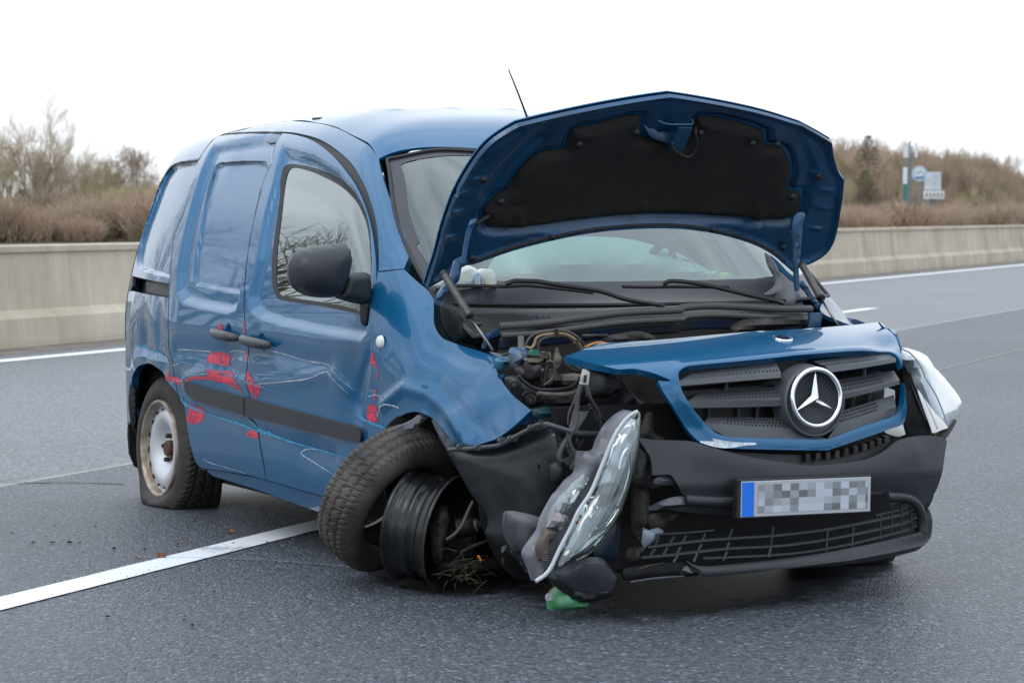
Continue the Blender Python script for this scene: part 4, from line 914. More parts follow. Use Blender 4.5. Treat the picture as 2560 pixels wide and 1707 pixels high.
cy([(400, 560), (440, 545)], .005, sliding_door, disp_s, m=WSC); cy([(400, 640), (450, 660), (500, 625), (640, 612)], [.003, .005, .005, .003], sliding_door, disp_s, m=WSC)
cy([(1470, 1285), (1400, 1240), (1260, 1160), (1225, 1130), (1260, 1106), (1350, 1112)], [.002, .006, .009, .009, .006, .002], front_door, disp_f, m=WSC)
cy([(600, 1168), (640, 1190), (760, 1225), (880, 1262)], [.003, .007, .005, .003], sliding_door, disp_s, m=WSC)
cy([(145, 380), (138, 320), (150, 265), (165, 280), (150, 350)], .008, quarter, dents, m=WSC)
cy([(305, 450), (305, 425), (318, 410), (325, 425)], .006, quarter, dents, m=WSC)
cy([(1735, 890), (1760, 840), (1800, 812), (1840, 820), (1880, 835)], .006, wing, wing_disp, m=WSC)
cy([(1680, 760), (1720, 750), (1760, 760), (1800, 785)], .005, wing, wing_disp, m=WSC)

# mirror
mirror = empty('mirror'); mirror.parent = front_door
def blob(name, v, pts, X0, dep, m, parent, plane='X', wd=.06): return plate(name, v, pts, X0, m, parent, bulge=dep, thick=.006, wd=wd, both=True, plane=plane, step=.010)
blob('mirror_housing', 'A', [(1240, 1200), (1262, 1130), (1310, 1082), (1420, 1052), (1550, 1034), (1615, 1034), (1655, 1078), (1668, 1150), (1652, 1240), (1620, 1330), (1575, 1400), (1480, 1412), (1380, 1402), (1290, 1362), (1250, 1300)], 2.22, .075, TRIM, mirror, wd=.075)
blob('mirror_arm', 'A', [(1620, 1260), (1700, 1235), (1790, 1240), (1812, 1290), (1812, 1440), (1760, 1460), (1650, 1440), (1560, 1405), (1590, 1370)], 2.20, .03, TRIM, mirror, wd=.03)
blob('mirror_foot', 'A', [(1745, 1420), (1805, 1420), (1812, 1500), (1792, 1600), (1765, 1608), (1742, 1560)], 2.19, .02, TRIM, mirror, wd=.02)

# tail light sliver and rear doors
TAIL = mat('red_tail_light', (.55, .02, .015), .15, coat=.8)
rl_ = MB()
for z0, z1 in ((.72, 1.12),):
    zs = np.linspace(z0, z1, 14); v = []
    for z in zs:
        y = -float(yfun(-.43, z)); v += [(-.425, y - .003, z), (-.47, y + .012, z), (-.49, y + .06, z)]
    rl_.add(v, [(3 * i, 3 * i + 1, 3 * i + 4, 3 * i + 3) for i in range(13)] + [(3 * i + 1, 3 * i + 2, 3 * i + 5, 3 * i + 4) for i in range(13)])
rl_.build('tail_light', TAIL, van, smooth=True)
zs = np.linspace(.28, zt(-.43) - .005, 24); v = []
for z in zs:
    y = float(yfun(-.43, z)); v += [(-.432, -y + .0015, z), (-.475, -y + .05, z), (-.475, y - .05, z), (-.432, y - .0015, z)]
mesh_obj('rear_door', v, [(4 * i + k, 4 * i + k + 1, 4 * i + k + 5, 4 * i + k + 4) for i in range(23) for k in range(3)], PAINT, van, True)
0 and panel('rear_bumper_corner', [(-.43, .30), (-.43, .52), (-.30, .56), (-.20, .50), (-.17, .33), (-.25, .24), (-.40, .24)], TRIM, van, lift=.006, step=.02)

# far side: one mirrored pressing with the driver's window
far = lambda P2: side_pos(P2, 1)
fo = [(-.43, .3), (-.43, 1.2), (-.43, zt(-.43) - .09), (0., zt(0.) - .047), (.6, zt(.6) - .045)] + [d for d in drip[1:-1]] + [H('D', [(870, 366)])[0]] + screen_edge + [(2.40, .98), (2.45, .6), (2.30, .5), (2.28, .28), (.35, .28), (.3, .5), (0, .66), (-.25, .5), (-.3, .3)]
farp = panel('far_side_panel', [f + ('c',) for f in fo], PAINT, van, holes=[seal_out], surf=far, outward=(0, 1, 0), step=.03, thick=.03, back=True)
panel('far_side_window', seal_out, SGLASS, farp, surf=far, outward=(0, 1, 0), step=.05, thick=0, lift=-.012)
fw = [(2.35, .45, 'c'), (2.28, .9), (2.30, 1.03, 'c'), (2.5, .975), (2.7, .925), (2.85, .88), (2.92, .85, 'c'), (2.93, .7), (2.88, .62, 'c'), (2.75, .65), (2.6, .66), (2.45, .6)]
panel('far_front_wing', fw, PAINT_IN, van, surf=far, outward=(0, 1, 0), step=.02, thick=.012, back=True)
# ------------------------------------------------------------ front of the van
_pz = np.array([.05, .13, .19, .23, .28, .33, .45, .55, .62, .70, .76, .80, .835, .862, .882, .896, .906, .912])
_px = np.array([3.44, 3.50, 3.535, 3.50, 3.495, 3.50, 3.515, 3.49, 3.47, 3.475, 3.465, 3.445, 3.405, 3.33, 3.24, 3.12, 2.98, 2.80])
_sz = np.linspace(.05, .912, 500); _sx = np.interp(_sz, _pz, _px)
for _ in range(2): _sx = np.convolve(np.pad(_sx, 5, 'edge'), np.ones(11) / 11, 'valid')
_ss = np.concatenate([[0], np.cumsum(np.hypot(np.diff(_sx), np.diff(_sz)))])
def planx(y): a = np.abs(y); return .05 * a + .10 * a ** 2 + .36 * (a / .88) ** 8
def zsh(y): return np.interp(y, [-.7, -.45, 0, .6], [-.045, -.028, 0, .004])
def front_surf(P2):  # (y, s)
    s = P2[:, 1]; y = P2[:, 0]; return np.stack([np.interp(s, _ss, _sx) - planx(y), y, np.interp(s, _ss, _sz) + zsh(y) * sst(.5, 1.0, s)], 1)
def Ffront(x, y, z):
    zz = z - zsh(y) * sst(.5, .85, z); f = x - (np.interp(zz, _sz, _sx) - planx(y)); return np.where(zz > .912, 1., f)
def HF(v, pts):
    o = []
    for p in pts:
        vv, q = (p[0], p[1:]) if isinstance(p[0], str) else (v, p)
        k = 0
        while True:
            h = seen(vv, q[0], q[1] + k, Ffront)
            if Ffront(*[np.array([a]) for a in h])[0] < .002 or k > 60: break
            k += 2
        zz = h[2] - float(zsh(h[1])) * float(sst(.5, .85, h[2])); s = float(np.interp(zz, _sz, _ss))
        o.append((h[1], s, 'c') if q[-1] == 'c' else (h[1], s))
    return o
FP = dict(surf=front_surf, outward=(1, 0, .15))
grille_open = HF('F', [(425, 355), (450, 322), (500, 306), (900, 262), (1240, 226), (1550, 206), (1590, 214), (1622, 250), (1648, 350), (1652, 470), (1640, 520), (1605, 560), (1420, 625), (1240, 692, 'c'), (1000, 692), (720, 684), (640, 668), (590, 630), (500, 530), (445, 440)])
shell = HF('F', [('E', 1102, 850, 'c'), ('E', 1300, 775), ('E', 1385, 746, 'c'), (300, 152), (640, 122), (950, 100), (1180, 86), (1400, 68), (1520, 56), (1560, 90), (1612, 124), (1638, 190), (1640, 300), (1656, 420), (1660, 590), (1560, 642), (1400, 698), (1240, 752, 'c'), (1000, 750), (700, 742), (600, 728), (530, 700), (450, 610), (380, 500), (335, 430), (316, 388, 'c'), (380, 384), (200, 322), ('E', 1500, 965), ('E', 1280, 905)])
sp2 = lambda L: [tuple(q) for q in spline([p[:2] for p in L], 6)]
shell_d = [crease(sp2(HF('F', [(400, 370), (440, 318), (500, 298), (900, 252), (1550, 196), (1610, 225), (1648, 330), (1656, 500)])), .005, .018), crease(sp2(HF('F', [(420, 450), (500, 560), (600, 660), (700, 700), (1000, 712), (1235, 712), (1420, 650), (1610, 585), (1650, 540)])), .005, .018), bump_(HF('F', [(1560, 160)])[0][:2], .10, .05, -.02, .6)]
grille_shell = panel('grille_surround', shell, PAINT, van, holes=[grille_open], disp=shell_d, step=.008, thick=.022, **FP)
grille = empty('grille'); grille.parent = van
GR = mat('grille_grey_plastic', (.062, .066, .076), .42, bump=.1, bscale=700)
panel('grille_backing', grille_open, BLACK, grille, lift=-.085, thick=.01, step=.03, **FP)
def on_front(v, pts, lift, sub=10):
    o = []
    for p in pts:
        vv, q = (p[0], p[1:]) if isinstance(p[0], str) else (v, p)
        o.append(tuple(seen(vv, q[0], q[1], lambda x, y, z: Ffront(x - lift, y, z))))
    if len(o) == 2: return np.array([np.array(o[0]) * (1 - t) + np.array(o[1]) * t for t in np.linspace(0, 1, sub * 2)])
    return np.array(spline(o, sub))
def slat(U, L1, L2, perf=None, lu=-.05, back=-.06):
    n = 24
    def rs(P): t = np.linspace(0, len(P) - 1, n); return np.stack([np.interp(t, range(len(P)), P[:, k]) for k in range(3)], 1)
    u, a, b, c, d = [rs(on_front('F', p, l)) for p, l in ((U, lu), (L1, -.003), (L2, -.003), (L2, -.014), (U, lu - .006))]
    c2 = rs(on_front('F', L2, back)); v = np.concatenate([u, a, b, c2, d]); f = []
    for k in range(4):
        for i in range(n - 1): f.append((k * n + i, k * n + i + 1, (k + 1) * n + i + 1, (k + 1) * n + i))
    f += [(0, n, 2 * n, 3 * n), (n - 1, 2 * n - 1, 3 * n - 1, 4 * n - 1)[::-1]]
    t = np.cross(np.array(v[1]) - v[0], np.array(v[n]) - v[0])
    if t[2] < 0: f = [q[::-1] for q in f]
    o = MB().add(v, f).build('slat', GR, grille, angle=35)
    if perf:
        h = MB(); t0, t1, rows = perf
        for r in range(rows):
            fr = .22 + .52 * r / max(1, rows - 1); m = int(round((t1 - t0) * 26))
            for k in range(m):
                t = t0 + (t1 - t0) * (k + .5 * (r % 2)) / m; x = t * (n - 1); i = min(int(x), n - 2); w_ = x - i
                P = (u[i] * (1 - w_) + u[i + 1] * w_) * (1 - fr) + (a[i] * (1 - w_) + a[i + 1] * w_) * fr
                e1 = (u[i + 1] - u[i]); e1 /= np.linalg.norm(e1); e2 = (a[i] - u[i]); e2 /= np.linalg.norm(e2); nn = np.cross(e1, e2); nn *= np.sign(nn[2]) or 1; nn = nn if nn[2] > 0 else -nn
                h.add([P + nn * .0008 + e1 * .0034 * math.cos(q) + e2 * .0052 * math.sin(q) for q in np.linspace(0, 2 * math.pi, 7)[:-1]], [tuple(range(6))])
        tag(h.build('perforation', DARK, o), kind='stuff')
slat([(500, 335), (960, 278)], [(432, 374), (700, 352), (985, 330)], [(432, 402), (700, 380), (985, 358)], (.12, .98, 2), lu=-.028)
slat([(540, 440), (960, 405)], [(470, 490), (750, 482), (1010, 476)], [(492, 522), (750, 518), (1012, 510)], (.15, .95, 3))
slat([(590, 572), (1040, 575)], [(560, 608), (800, 628), (1060, 640)], [(690, 682), (900, 690), (1236, 692)], (.25, 1.0, 3), lu=-.03)
slat([(1160, 268), (1560, 218)], [(1235, 300), (1430, 276), (1612, 252)], [(1240, 330), (1430, 304), (1612, 272)], (.0, .75, 2), lu=-.028)
slat([(1270, 375), (1600, 318)], [(1305, 450), (1480, 412), (1632, 370)], [(1310, 478), (1480, 436), (1632, 392)], (.0, .72, 3))
slat([(1290, 545), (1600, 450)], [(1290, 618), (1450, 570), (1612, 515)], [(1236, 692), (1420, 625), (1606, 560)], (.0, .70, 3), lu=-.03)
ribs_ = MB()
for x, y0, y1 in ((600, 530, 590), (690, 400, 450), (760, 530, 600), (860, 525, 600), (1380, 470, 540), (1440, 320, 370), (1470, 440, 500)):
    MB().tube(on_front('F', [(x, y0 - 15), (x - 6, y1)], -.07), .006, 6).build('grille_rib', GR, grille)
# emblem
sc_ = seen('F', 1160, 466, Ffront); Rr = .0935
n_ = np.array([1, -.03, .07]); n_ /= np.linalg.norm(n_)
e1 = np.cross([0, 0, 1], n_); e1 /= np.linalg.norm(e1); e2 = np.cross(n_, e1)
ME = Matrix(((n_[0], e1[0], e2[0], sc_[0]), (n_[1], e1[1], e2[1], sc_[1]), (n_[2], e1[2], e2[2], sc_[2]), (0, 0, 0, 1)))
emblem = empty('emblem'); emblem.parent = grille
MB().lathe([(.117, -.05), (.111, -.02), (.108, .000), (.106, .012), (.101, .013), (.098, .006), (.094, -.012), (0, -.014)], ME @ Matrix.Translation((0, 0, -.012)), 48).build('emblem_housing', GR, grille, smooth=True)
rg = MB(); rg.lathe([(Rr - .0078 + .0078 * math.cos(t), .018 + .0075 * math.sin(t)) for t in np.linspace(0, 2 * math.pi, 13)[:-1]], ME, 64, True)
rg.build('emblem_ring', CHROME, grille, smooth=True)
st = MB(); v = [(0.030, 0, 0), (.004, 0, 0)]; pts_ = []
for k in range(6):
    t = R_(90 + k * 60 + 2); r = Rr - .010 if k % 2 == 0 else .0155; pts_.append((.014 if k % 2 == 0 else .012, -r * math.cos(t), r * math.sin(t)))
v += pts_
st.add([ME @ Vector(p) for p in v], [(0, 2 + k, 2 + (k + 1) % 6) for k in range(6)] + [(1, 2 + (k + 1) % 6, 2 + k) for k in range(6)])
st.build('emblem_star', CHROME, grille)
bpy.data.objects.remove(emblem)
gm = MB()
for k in range(-8, 9):
    for s in (1, -1):
        c = k * .0105; L = math.sqrt(max(0, .086 ** 2 - c * c))
        a = Vector((-.002, c, 0)); Mr = ME @ Matrix.Rotation(R_(45 * s), 4, 'X')
        gm.tube([Mr @ Vector((-.003, c, -L)), Mr @ Vector((-.003, c, L))], .0010, 4, smooth=False)
gm.build('emblem_mesh', GR, grille)
# small round badge on the bonnet front
bp = HF('F', [(995, 145)])[0]; bq = front_surf(np.array([bp[:2]]))[0]; bn = surf_normals(front_surf, np.array([bp[:2]]), (1, 0, .15))[0]
Mb = Matrix.Translation(Vector(bq)) @ Vector((1, 0, 0)).rotation_difference(Vector(bn)).to_matrix().to_4x4()
bd = MB().lathe([(.030, 0), (.030, .003), (.027, .004), (.0, .005)], Mb, 32).build('badge', mat('badge_blue', (.10, .12, .25), .3, coat=.8), grille_shell, smooth=True)
MB().lathe([(.031, 0), (.0305, .0045), (.028, .0045)], Mb, 32).build('badge_rim', CHROME, bd, smooth=True)
MB().lathe([(.020, .0052), (0, .006)], Mb, 32).build('badge_centre', CHROME, bd, smooth=True)
decal('bare_scrape', HF('F', [(540, 708), (620, 705), (600, 690), (650, 700), (740, 712), (840, 714), (848, 724), (780, 730), (700, 742), (620, 735)]), mat('bare_white_scrape', (.55, .62, .68), .4, var=.3, vscale=60), grille_shell, disp=shell_d, surf=front_surf, outward=(1, 0, .15), lift=.0012)

# bumper
bump_out = HF('F', [(215, 694), (300, 700), (480, 706), (600, 740), (800, 790), (1000, 820), (1150, 838), (1400, 812), (1520, 770), (1620, 700), (1700, 678), (1800, 672), (1884, 690), (1880, 760), (1868, 850), (1850, 920), (1828, 975), (1775, 1045), (1740, 1040), (1700, 1012), (1660, 996), (1570, 990), (1200, 1010), (740, 1012), (465, 1008, 'c'), (448, 985), (420, 932), (395, 895), (375, 884), (286, 888, 'c'), (276, 800), (250, 752)])
bmp_d = [crease(HF('F', [(560, 770), (900, 850), (1200, 880), (1500, 830), (1700, 760)]), .010, .05), crease(HF('F', [(460, 1000), (740, 1005), (1570, 985), (1700, 1000)]), -.006, .02)]
bumper = panel('front_bumper', bump_out, TRIM, van, disp=bmp_d, step=.013, thick=.012, **FP)
panel('bumper_carrier', HF('F', [(480, 690), (700, 745), (1000, 765), (1240, 762), (1500, 690), (1600, 660), (1610, 700), (1520, 780), (1400, 822), (1150, 850), (900, 840), (700, 800), (520, 740)]), BLACK, van, lift=-.03, thick=.03, **FP)
for x, y in ((1130, 790), (1185, 786), (1240, 780), (1290, 772), (1340, 762), (1390, 750), (1440, 736), (1480, 722), (1520, 706), (1560, 690)):
    a = on_front('F', [(x, y), (x + 14, y)], -.012)[0]; MB().box((a[0] - .02, a[1] - .008, a[2] - .012), (a[0] + .004, a[1] + .008, a[2] + .010)).build('clip', GRIME2, bumper, bevel=.002)
def fb(name, pts, rr, m=TRIM, lift=.0, par=None, v='F', n=8): return MB().tube(on_front(v, pts, lift, 6), rr, n).build(name, m, par or van, angle=60)
fb('intake_frame', [(462, 1022), (600, 1030), (745, 1034)], .017, par=bumper)
fb('intake_frame', [(1560, 1004), (1660, 1010), (1715, 1038), (1745, 1085), (1755, 1140), (1756, 1195)], .015, par=bumper)
panel('intake_ledge', HF('F', [(380, 1080), (470, 1040), (745, 1052), (760, 1110), (560, 1108)]), BLACK, van, lift=-.03, thick=.01, step=.03, **FP)
lip = panel('bumper_lip', HF('F', [(470, 1352), (550, 1388), (800, 1368), (1000, 1346), (1400, 1278), (1640, 1222), (1745, 1190), (1770, 1120), (1785, 1070), (1800, 1100), (1806, 1180), (1795, 1235), (1750, 1272), (1400, 1345), (1200, 1372), (900, 1408), (565, 1440, 'c'), (550, 1420)]), TRIM, van, disp=[crease(HF('F', [(560, 1405), (900, 1375), (1400, 1300), (1750, 1215), (1790, 1140)]), .007, .022)], step=.012, thick=.03, **FP)
panel('fog_lamp_cover', HF('F', [(1760, 1050), (1790, 1020), (1828, 985), (1832, 1010), (1810, 1060), (1790, 1085), (1768, 1080)]), BLACK, van, lift=-.012, **FP)
mesh_g = empty('intake_grille'); mesh_g.parent = van
G_ = lambda pts, r=.004, v='T': fb('bar', pts, r, TRIM, -.02, mesh_g, v, 5)
G_([(470, 968), (700, 955), (1010, 928)], .0035)
G_([(330, 1102), (560, 1075), (900, 1035), (1200, 1013), (1733, 975), ('F', 1300, 1172), ('F', 1600, 1112), ('F', 1745, 1075)], .006)
G_([(258, 1210), (550, 1185), (850, 1150), (1200, 1115), (1733, 1085), ('F', 1300, 1226), ('F', 1600, 1162), ('F', 1752, 1122)], .006)
G_([('F', 560, 1340), ('F', 1000, 1318), ('F', 1300, 1275), ('F', 1600, 1205), ('F', 1752, 1165)], .005)
G_([('F', 1570, 1048), ('F', 1680, 1036), ('F', 1740, 1052)], .004); G_([('F', 1500, 1108), ('F', 1640, 1075), ('F', 1745, 1060)], .004)
for a in ((440, 1000, 405, 1085), (600, 990, 553, 1065), (725, 980, 683, 1055), (920, 960, 888, 1035), (1200, 912, 1168, 1002), (1620, 890, 1598, 1085), (400, 1120, 352, 1188), (530, 1105, 488, 1178), (665, 1098, 628, 1168), (882, 1070, 848, 1132), (1165, 1050, 1138, 1120), (1600, 1090, 1572, 1208), (632, 1190, 588, 1262), (835, 1165, 798, 1258), (1142, 1150, 1103, 1243)):
    G_([(a[0], a[1]), (a[2], a[3])], .005)
for x0, y0, x1, y1 in ((1240, 1180, 1232, 1300), (1380, 1160, 1372, 1275), (1530, 1100, 1525, 1235), (1590, 1060, 1585, 1215), (1640, 1050, 1640, 1205), (1690, 1050, 1695, 1195)): G_([(x0, y0), (x1, y1)], .004, 'F')
# torn pieces of the bumper
plate('torn_strip', 'T', [(320, 685, 'c'), (360, 680), (440, 640), (560, 595), (680, 578), (705, 600), (700, 680), (600, 700), (460, 715), (350, 725, 'c')], 3.50, TRIM2, van, bulge=.018, thick=.004, wd=.02, wobble=.002)
plate('torn_flap', 'T', [(285, 905, 'c'), (345, 925), (440, 905), (495, 940, 'c'), (430, 1000), (370, 1060), (300, 1105), (275, 1080), (272, 1030)], 3.50, mat('bent_pale_grey_plastic', (.13, .155, .19), .4, var=.15), van, bulge=.02, thick=.004, wd=.03)
plate('cross_member', 'T', [(215, 500), (340, 520), (345, 900), (280, 920), (278, 1040), (215, 1000)], 3.36, GRIME, van, bulge=.02, wd=.03, thick=.03)
plate('cross_member', 'T', [(350, 760), (640, 765, 'c'), (560, 850), (470, 920), (360, 920)], 3.38, GRIME, van, bulge=.01, wd=.02, wobble=.003)
plate('towing_eye', 'T', [(175, 1130), (230, 1105), (300, 1115), (250, 1180), (250, 1240), (200, 1265), (155, 1235)], 3.42, GRIME, van, bulge=.03, wd=.03, thick=.03)
plate('bumper_bracket', 'T', [(215, 90), (300, 130), (360, 200), (370, 380), (395, 450), (500, 450), (430, 490), (300, 490), (200, 470), (160, 400)], 3.40, GRIME2, van, bulge=.02, wd=.04, thick=.02, wobble=.004)
plate('bumper_bracket', 'T', [(430, 380), (560, 370), (620, 420), (640, 455), (400, 455)], 3.44, TRIM2, van, bulge=.008, wd=.02)
plate('lip_end', 'T', [(685, 1290), (780, 1305), (870, 1335), (875, 1385), (800, 1400), (690, 1405), (680, 1350)], 3.50, mat('wet_black_plastic', (.012, .013, .015), .12, coat=.6), van, bulge=.02, wd=.02, thick=.01, wobble=.002)
px_tube('torn_edge', 'T', [(150, 1462), (320, 1435), (500, 1415), (690, 1405)], .0035, TRIM2, van, X=3.5)
px_tube('torn_edge', 'T', [(230, 1335), (330, 1295), (490, 1268)], .003, GRIME, van, X=3.46)
# number plate
pc = atX('F', 1132, 1006, 3.55)
Mp = Matrix.Translation(Vector(pc)) @ Matrix.Rotation(R_(2.0), 4, 'Z') @ Matrix.Rotation(R_(-1.2), 4, 'X')
holder = MB().box((-.04, -.250, -.060), (-.008, .246, .062), Mp).build('plate_holder', BLACK, van, bevel=.006)
PL = mat('number_plate_print', (.6, .6, .6), .35)
t = PL.node_tree; n = t.nodes; p = n['Principled BSDF']; co = n.new('ShaderNodeTexCoord'); mpp = n.new('ShaderNodeMapping'); mpp.inputs['Scale'].default_value = (60, 32, 46)
t.links.new(co.outputs['Object'], mpp.inputs[0])
fl_ = n.new('ShaderNodeVectorMath'); fl_.operation = 'FLOOR'; t.links.new(mpp.outputs[0], fl_.inputs[0]); wn = n.new('ShaderNodeTexWhiteNoise'); t.links.new(fl_.outputs[0], wn.inputs[0])
r = n.new('ShaderNodeValToRGB'); r.color_ramp.elements[0].color = (.12, .12, .13, 1); r.color_ramp.elements[0].position = 0; r.color_ramp.elements[1].position = .45; r.color_ramp.elements[1].color = (.34, .36, .39, 1); e = r.color_ramp.elements.new(.9); e.color = (.50, .54, .60, 1)
t.links.new(wn.outputs[0], r.inputs[0]); t.links.new(r.outputs[0], p.inputs['Base Color'])
MW = mat('number_plate_white', (.42, .44, .47), .35)
lpo = MB().box((-.009, -.24, -.053), (-.004, .24, .053), Mp).build('number_plate', MW, van, bevel=.002)
o = mesh_obj('worn_print', [(-.003, -.18, -.042), (-.003, .228, -.042), (-.003, .228, .042), (-.003, -.18, .042)], [(0, 1, 2, 3)], PL, lpo); o.matrix_local = Mp
MB().box((-.0038, -.238, -.051), (-.0028, -.195, .051), Mp).build('blue_band', mat('plate_blue', (.01, .17, .75), .35), lpo)

# ------------------------------------------------------------ hood
TH = R_(54); HO = np.array([2.56, 0, 1.05]); HU = np.array([math.cos(TH), 0, math.sin(TH)]); HN = np.array([-math.sin(TH), 0, math.cos(TH)])
def hbul(y, u): return .075 * (1 - (y / .8) ** 2) + .05 * (1 - ((u - .3) / .45) ** 2) - .02
def hood_surf(P2): y = P2[:, 0]; u = P2[:, 1]; return HO + u[:, None] * HU + np.stack([0 * y, y, 0 * y], 1) + hbul(y, u)[:, None] * HN
def Fhood(x, y, z):
    dx, dz = x - HO[0], z - HO[2]; u = dx * HU[0] + dz * HU[2]; n = dx * HN[0] + dz * HN[2]; return hbul(y, u) - n
def HH(v, pts):
    o = []
    for p in pts:
        vv, q = (p[0], p[1:]) if isinstance(p[0], str) else (v, p)
        h = seen(vv, q[0], q[1], Fhood, 4, 9.5); u = (h[0] - HO[0]) * HU[0] + (h[2] - HO[2]) * HU[2]
        o.append((h[1], u, 'c') if q[-1] == 'c' else (h[1], u))
    return o
ho = HH('G', [(50, 1085, 'c'), (75, 1010), (110, 900), (140, 780), (180, 660), (225, 555), (300, 430), (370, 342), (450, 280), (530, 234, 'c'), (700, 192), (1000, 130), (1200, 96), (1330, 78, 'c'), (1500, 104), (1800, 165), (2020, 232, 'c'), (2110, 280), (2178, 320, 'c'), (2190, 400), (2212, 470), (2243, 515, 'c'), (2235, 600), (2212, 750), (2185, 850), (2140, 912), (2070, 955), (2010, 977), (1970, 1000, 'c'), (1920, 955), (1850, 900), (1750, 850), (1600, 806), (1450, 780), (1300, 770), (1100, 776), (900, 797), (700, 836), (500, 888), (320, 950), (250, 965, 'c'), (190, 1000), (130, 1042)])
felt_o = HH('G', [(365, 692, 'c'), (430, 620), (470, 598), (512, 560), (550, 490), (650, 400), (790, 372, 'c'), (820, 290), (850, 266), (960, 245), (1100, 207), (1190, 200, 'c'), (1183, 250), (1158, 312, 'c'), (1300, 322), (1390, 345), (1448, 300, 'c'), (1485, 203, 'c'), (1600, 215), (1750, 250), (1832, 285, 'c'), (1838, 352, 'c'), (1930, 372), (1962, 430), (1975, 500), (1955, 545), (1968, 592), (2020, 600, 'c'), (2027, 650), (1985, 722), (1900, 740), (1830, 736), (1800, 746), (1700, 726), (1500, 715), (1220, 708), (1140, 712), (900, 735), (700, 762), (540, 782), (400, 780), (370, 765, 'c')])
_ho = np.array([p[:2] for p in spline(ho, 4, True)]); _fo = np.array([p[:2] for p in spline(felt_o, 4, True)])
hd1 = lambda P2: -.022 * sst(-.035, .0, sdist(P2, _fo))
hd2 = lambda P2: .012 * (1 - sst(.0, .025, sdist(P2, _ho)))
ch = [crease(HH('G', [(380, 600), (450, 500), (560, 380), (640, 300)]), -.012, .028), crease(HH('G', [(350, 420), (430, 330), (540, 270)]), -.008, .02), crease(HH('G', [(2050, 560), (2060, 450), (2020, 340), (1960, 280)]), -.012, .03), crease(HH('G', [(2150, 420), (2100, 330), (2010, 260)]), -.007, .02)]
ch += [bump_(HH('G', [c])[0][:2], .028, .009, .010) for c in ((230, 590), (210, 690), (165, 830), (2160, 580), (2140, 665), (2105, 780), (330, 520), (2105, 500))]
HB = dict(surf=hood_surf, outward=(math.sin(TH), 0, -math.cos(TH)))
hood = panel('hood', ho, PAINT_IN, van, disp=[hd1, hd2] + ch, step=.012, thick=.016, **HB)
panel('hood_skin', ho, PAINT, hood, surf=hood_surf, outward=tuple(HN), lift=.019, thick=.004, step=.02)
fz = np.array([p[:2] for p in felt_o])
felt = panel('hood_insulation', felt_o, FELT, hood, disp=[lambda P2: .002 + .012 * sst(0, .03, sdist(P2, _fo)) - .016 * (1 - sst(0, .006, sdist(P2, _fo)))] + [bump_(HH('G', [c])[0][:2], .035, .02, -.007) for c in ((850, 330), (1150, 265), (1485, 270), (1760, 325), (450, 640), (520, 660), (1975, 610))] + [crease(HH('G', [(1180, 640), (1185, 710)]), .006, .015), crease(HH('G', [(530, 680), (535, 770)]), .006, .02), crease(HH('G', [(1800, 660), (1805, 740)]), .006, .02)], step=.012, thick=.012, **HB)
def hp(x, y, l=0., v='G'):
    q = HH(v, [(x, y)])[0]; return hood_surf(np.array([q[:2]]))[0] - HN * l
lt = MB()
Mh = Matrix(((-HN[0], 0, HU[0], 0), (-HN[1], 1, HU[1], 0), (-HN[2], 0, HU[2], 0), (0, 0, 0, 1)))
def hbox(x0, y0, x1, y1, l0, l1, name, m, par=None, bev=.002):
    a, b = hp(x0, y1), hp(x1, y0); c = (a + b) / 2; wy = abs(b[1] - a[1]) / 2; wu = abs(np.dot(b - a, HU)) / 2
    return MB().box((l0, -wy, -wu), (l1, wy, wu), Matrix.Translation(Vector(c)) @ Mh).build(name, m, par or hood, bevel=bev)
latch = hbox(1300, 215, 1425, 325, -.01, .045, 'hood_latch', PAINT_IN)
MB().tube([hp(1255, 195, .02), hp(1300, 205, .03), hp(1430, 205, .03), hp(1432, 190, .02)], .0035, 6).build('latch_spring', PAINT_IN, latch)
MB().tube([hp(1310, 280, .05), hp(1312, 310, .06), hp(1390, 350, .06), hp(1440, 300, .05), hp(1440, 240, .04), hp(1455, 232, .02)], .0045, 6).build('latch_loop', GRIME, latch, smooth=True)
latch2 = plate('latch_flange', 'G', [(1195, 235, 'c'), (1240, 240), (1275, 275), (1310, 270), (1400, 300), (1390, 350), (1300, 325), (1235, 300)], float(hp(1300, 280)[0]) + .012, PAINT_IN, hood, bulge=.004, thick=.003)
for x, y in ((490, 545), (1985, 520)):
    c = hp(x, y, .006); MB().lathe([(.0, 0), (.011, .001)], Matrix.Translation(Vector(c)) @ Mh, 14).build('hood_hole', DARK, hood)
for x, y in ((348, 515), (2105, 497), (1890, 330), (440, 630), (1970, 605), (290, 925), (1920, 870), (1150, 265), (1485, 270), (850, 330), (1760, 325), (710, 815), (1555, 778)):
    c = hp(x, y, .012); MB().lathe([(0, .009), (.008, .008), (.011, .003), (.013, 0)], Matrix.Translation(Vector(c)) @ Mh, 12).build('rubber_stop', BLACK, hood, smooth=True)
MB().tube([hp(x, y, .004) for x, y in ((260, 955), (330, 935), (500, 876), (700, 824), (900, 785), (1100, 764), (1300, 758), (1450, 768), (1600, 794), (1750, 838), (1850, 888), (1930, 950))], .007, 6).build('hood_rear_seal', RUBBER, hood, smooth=True)
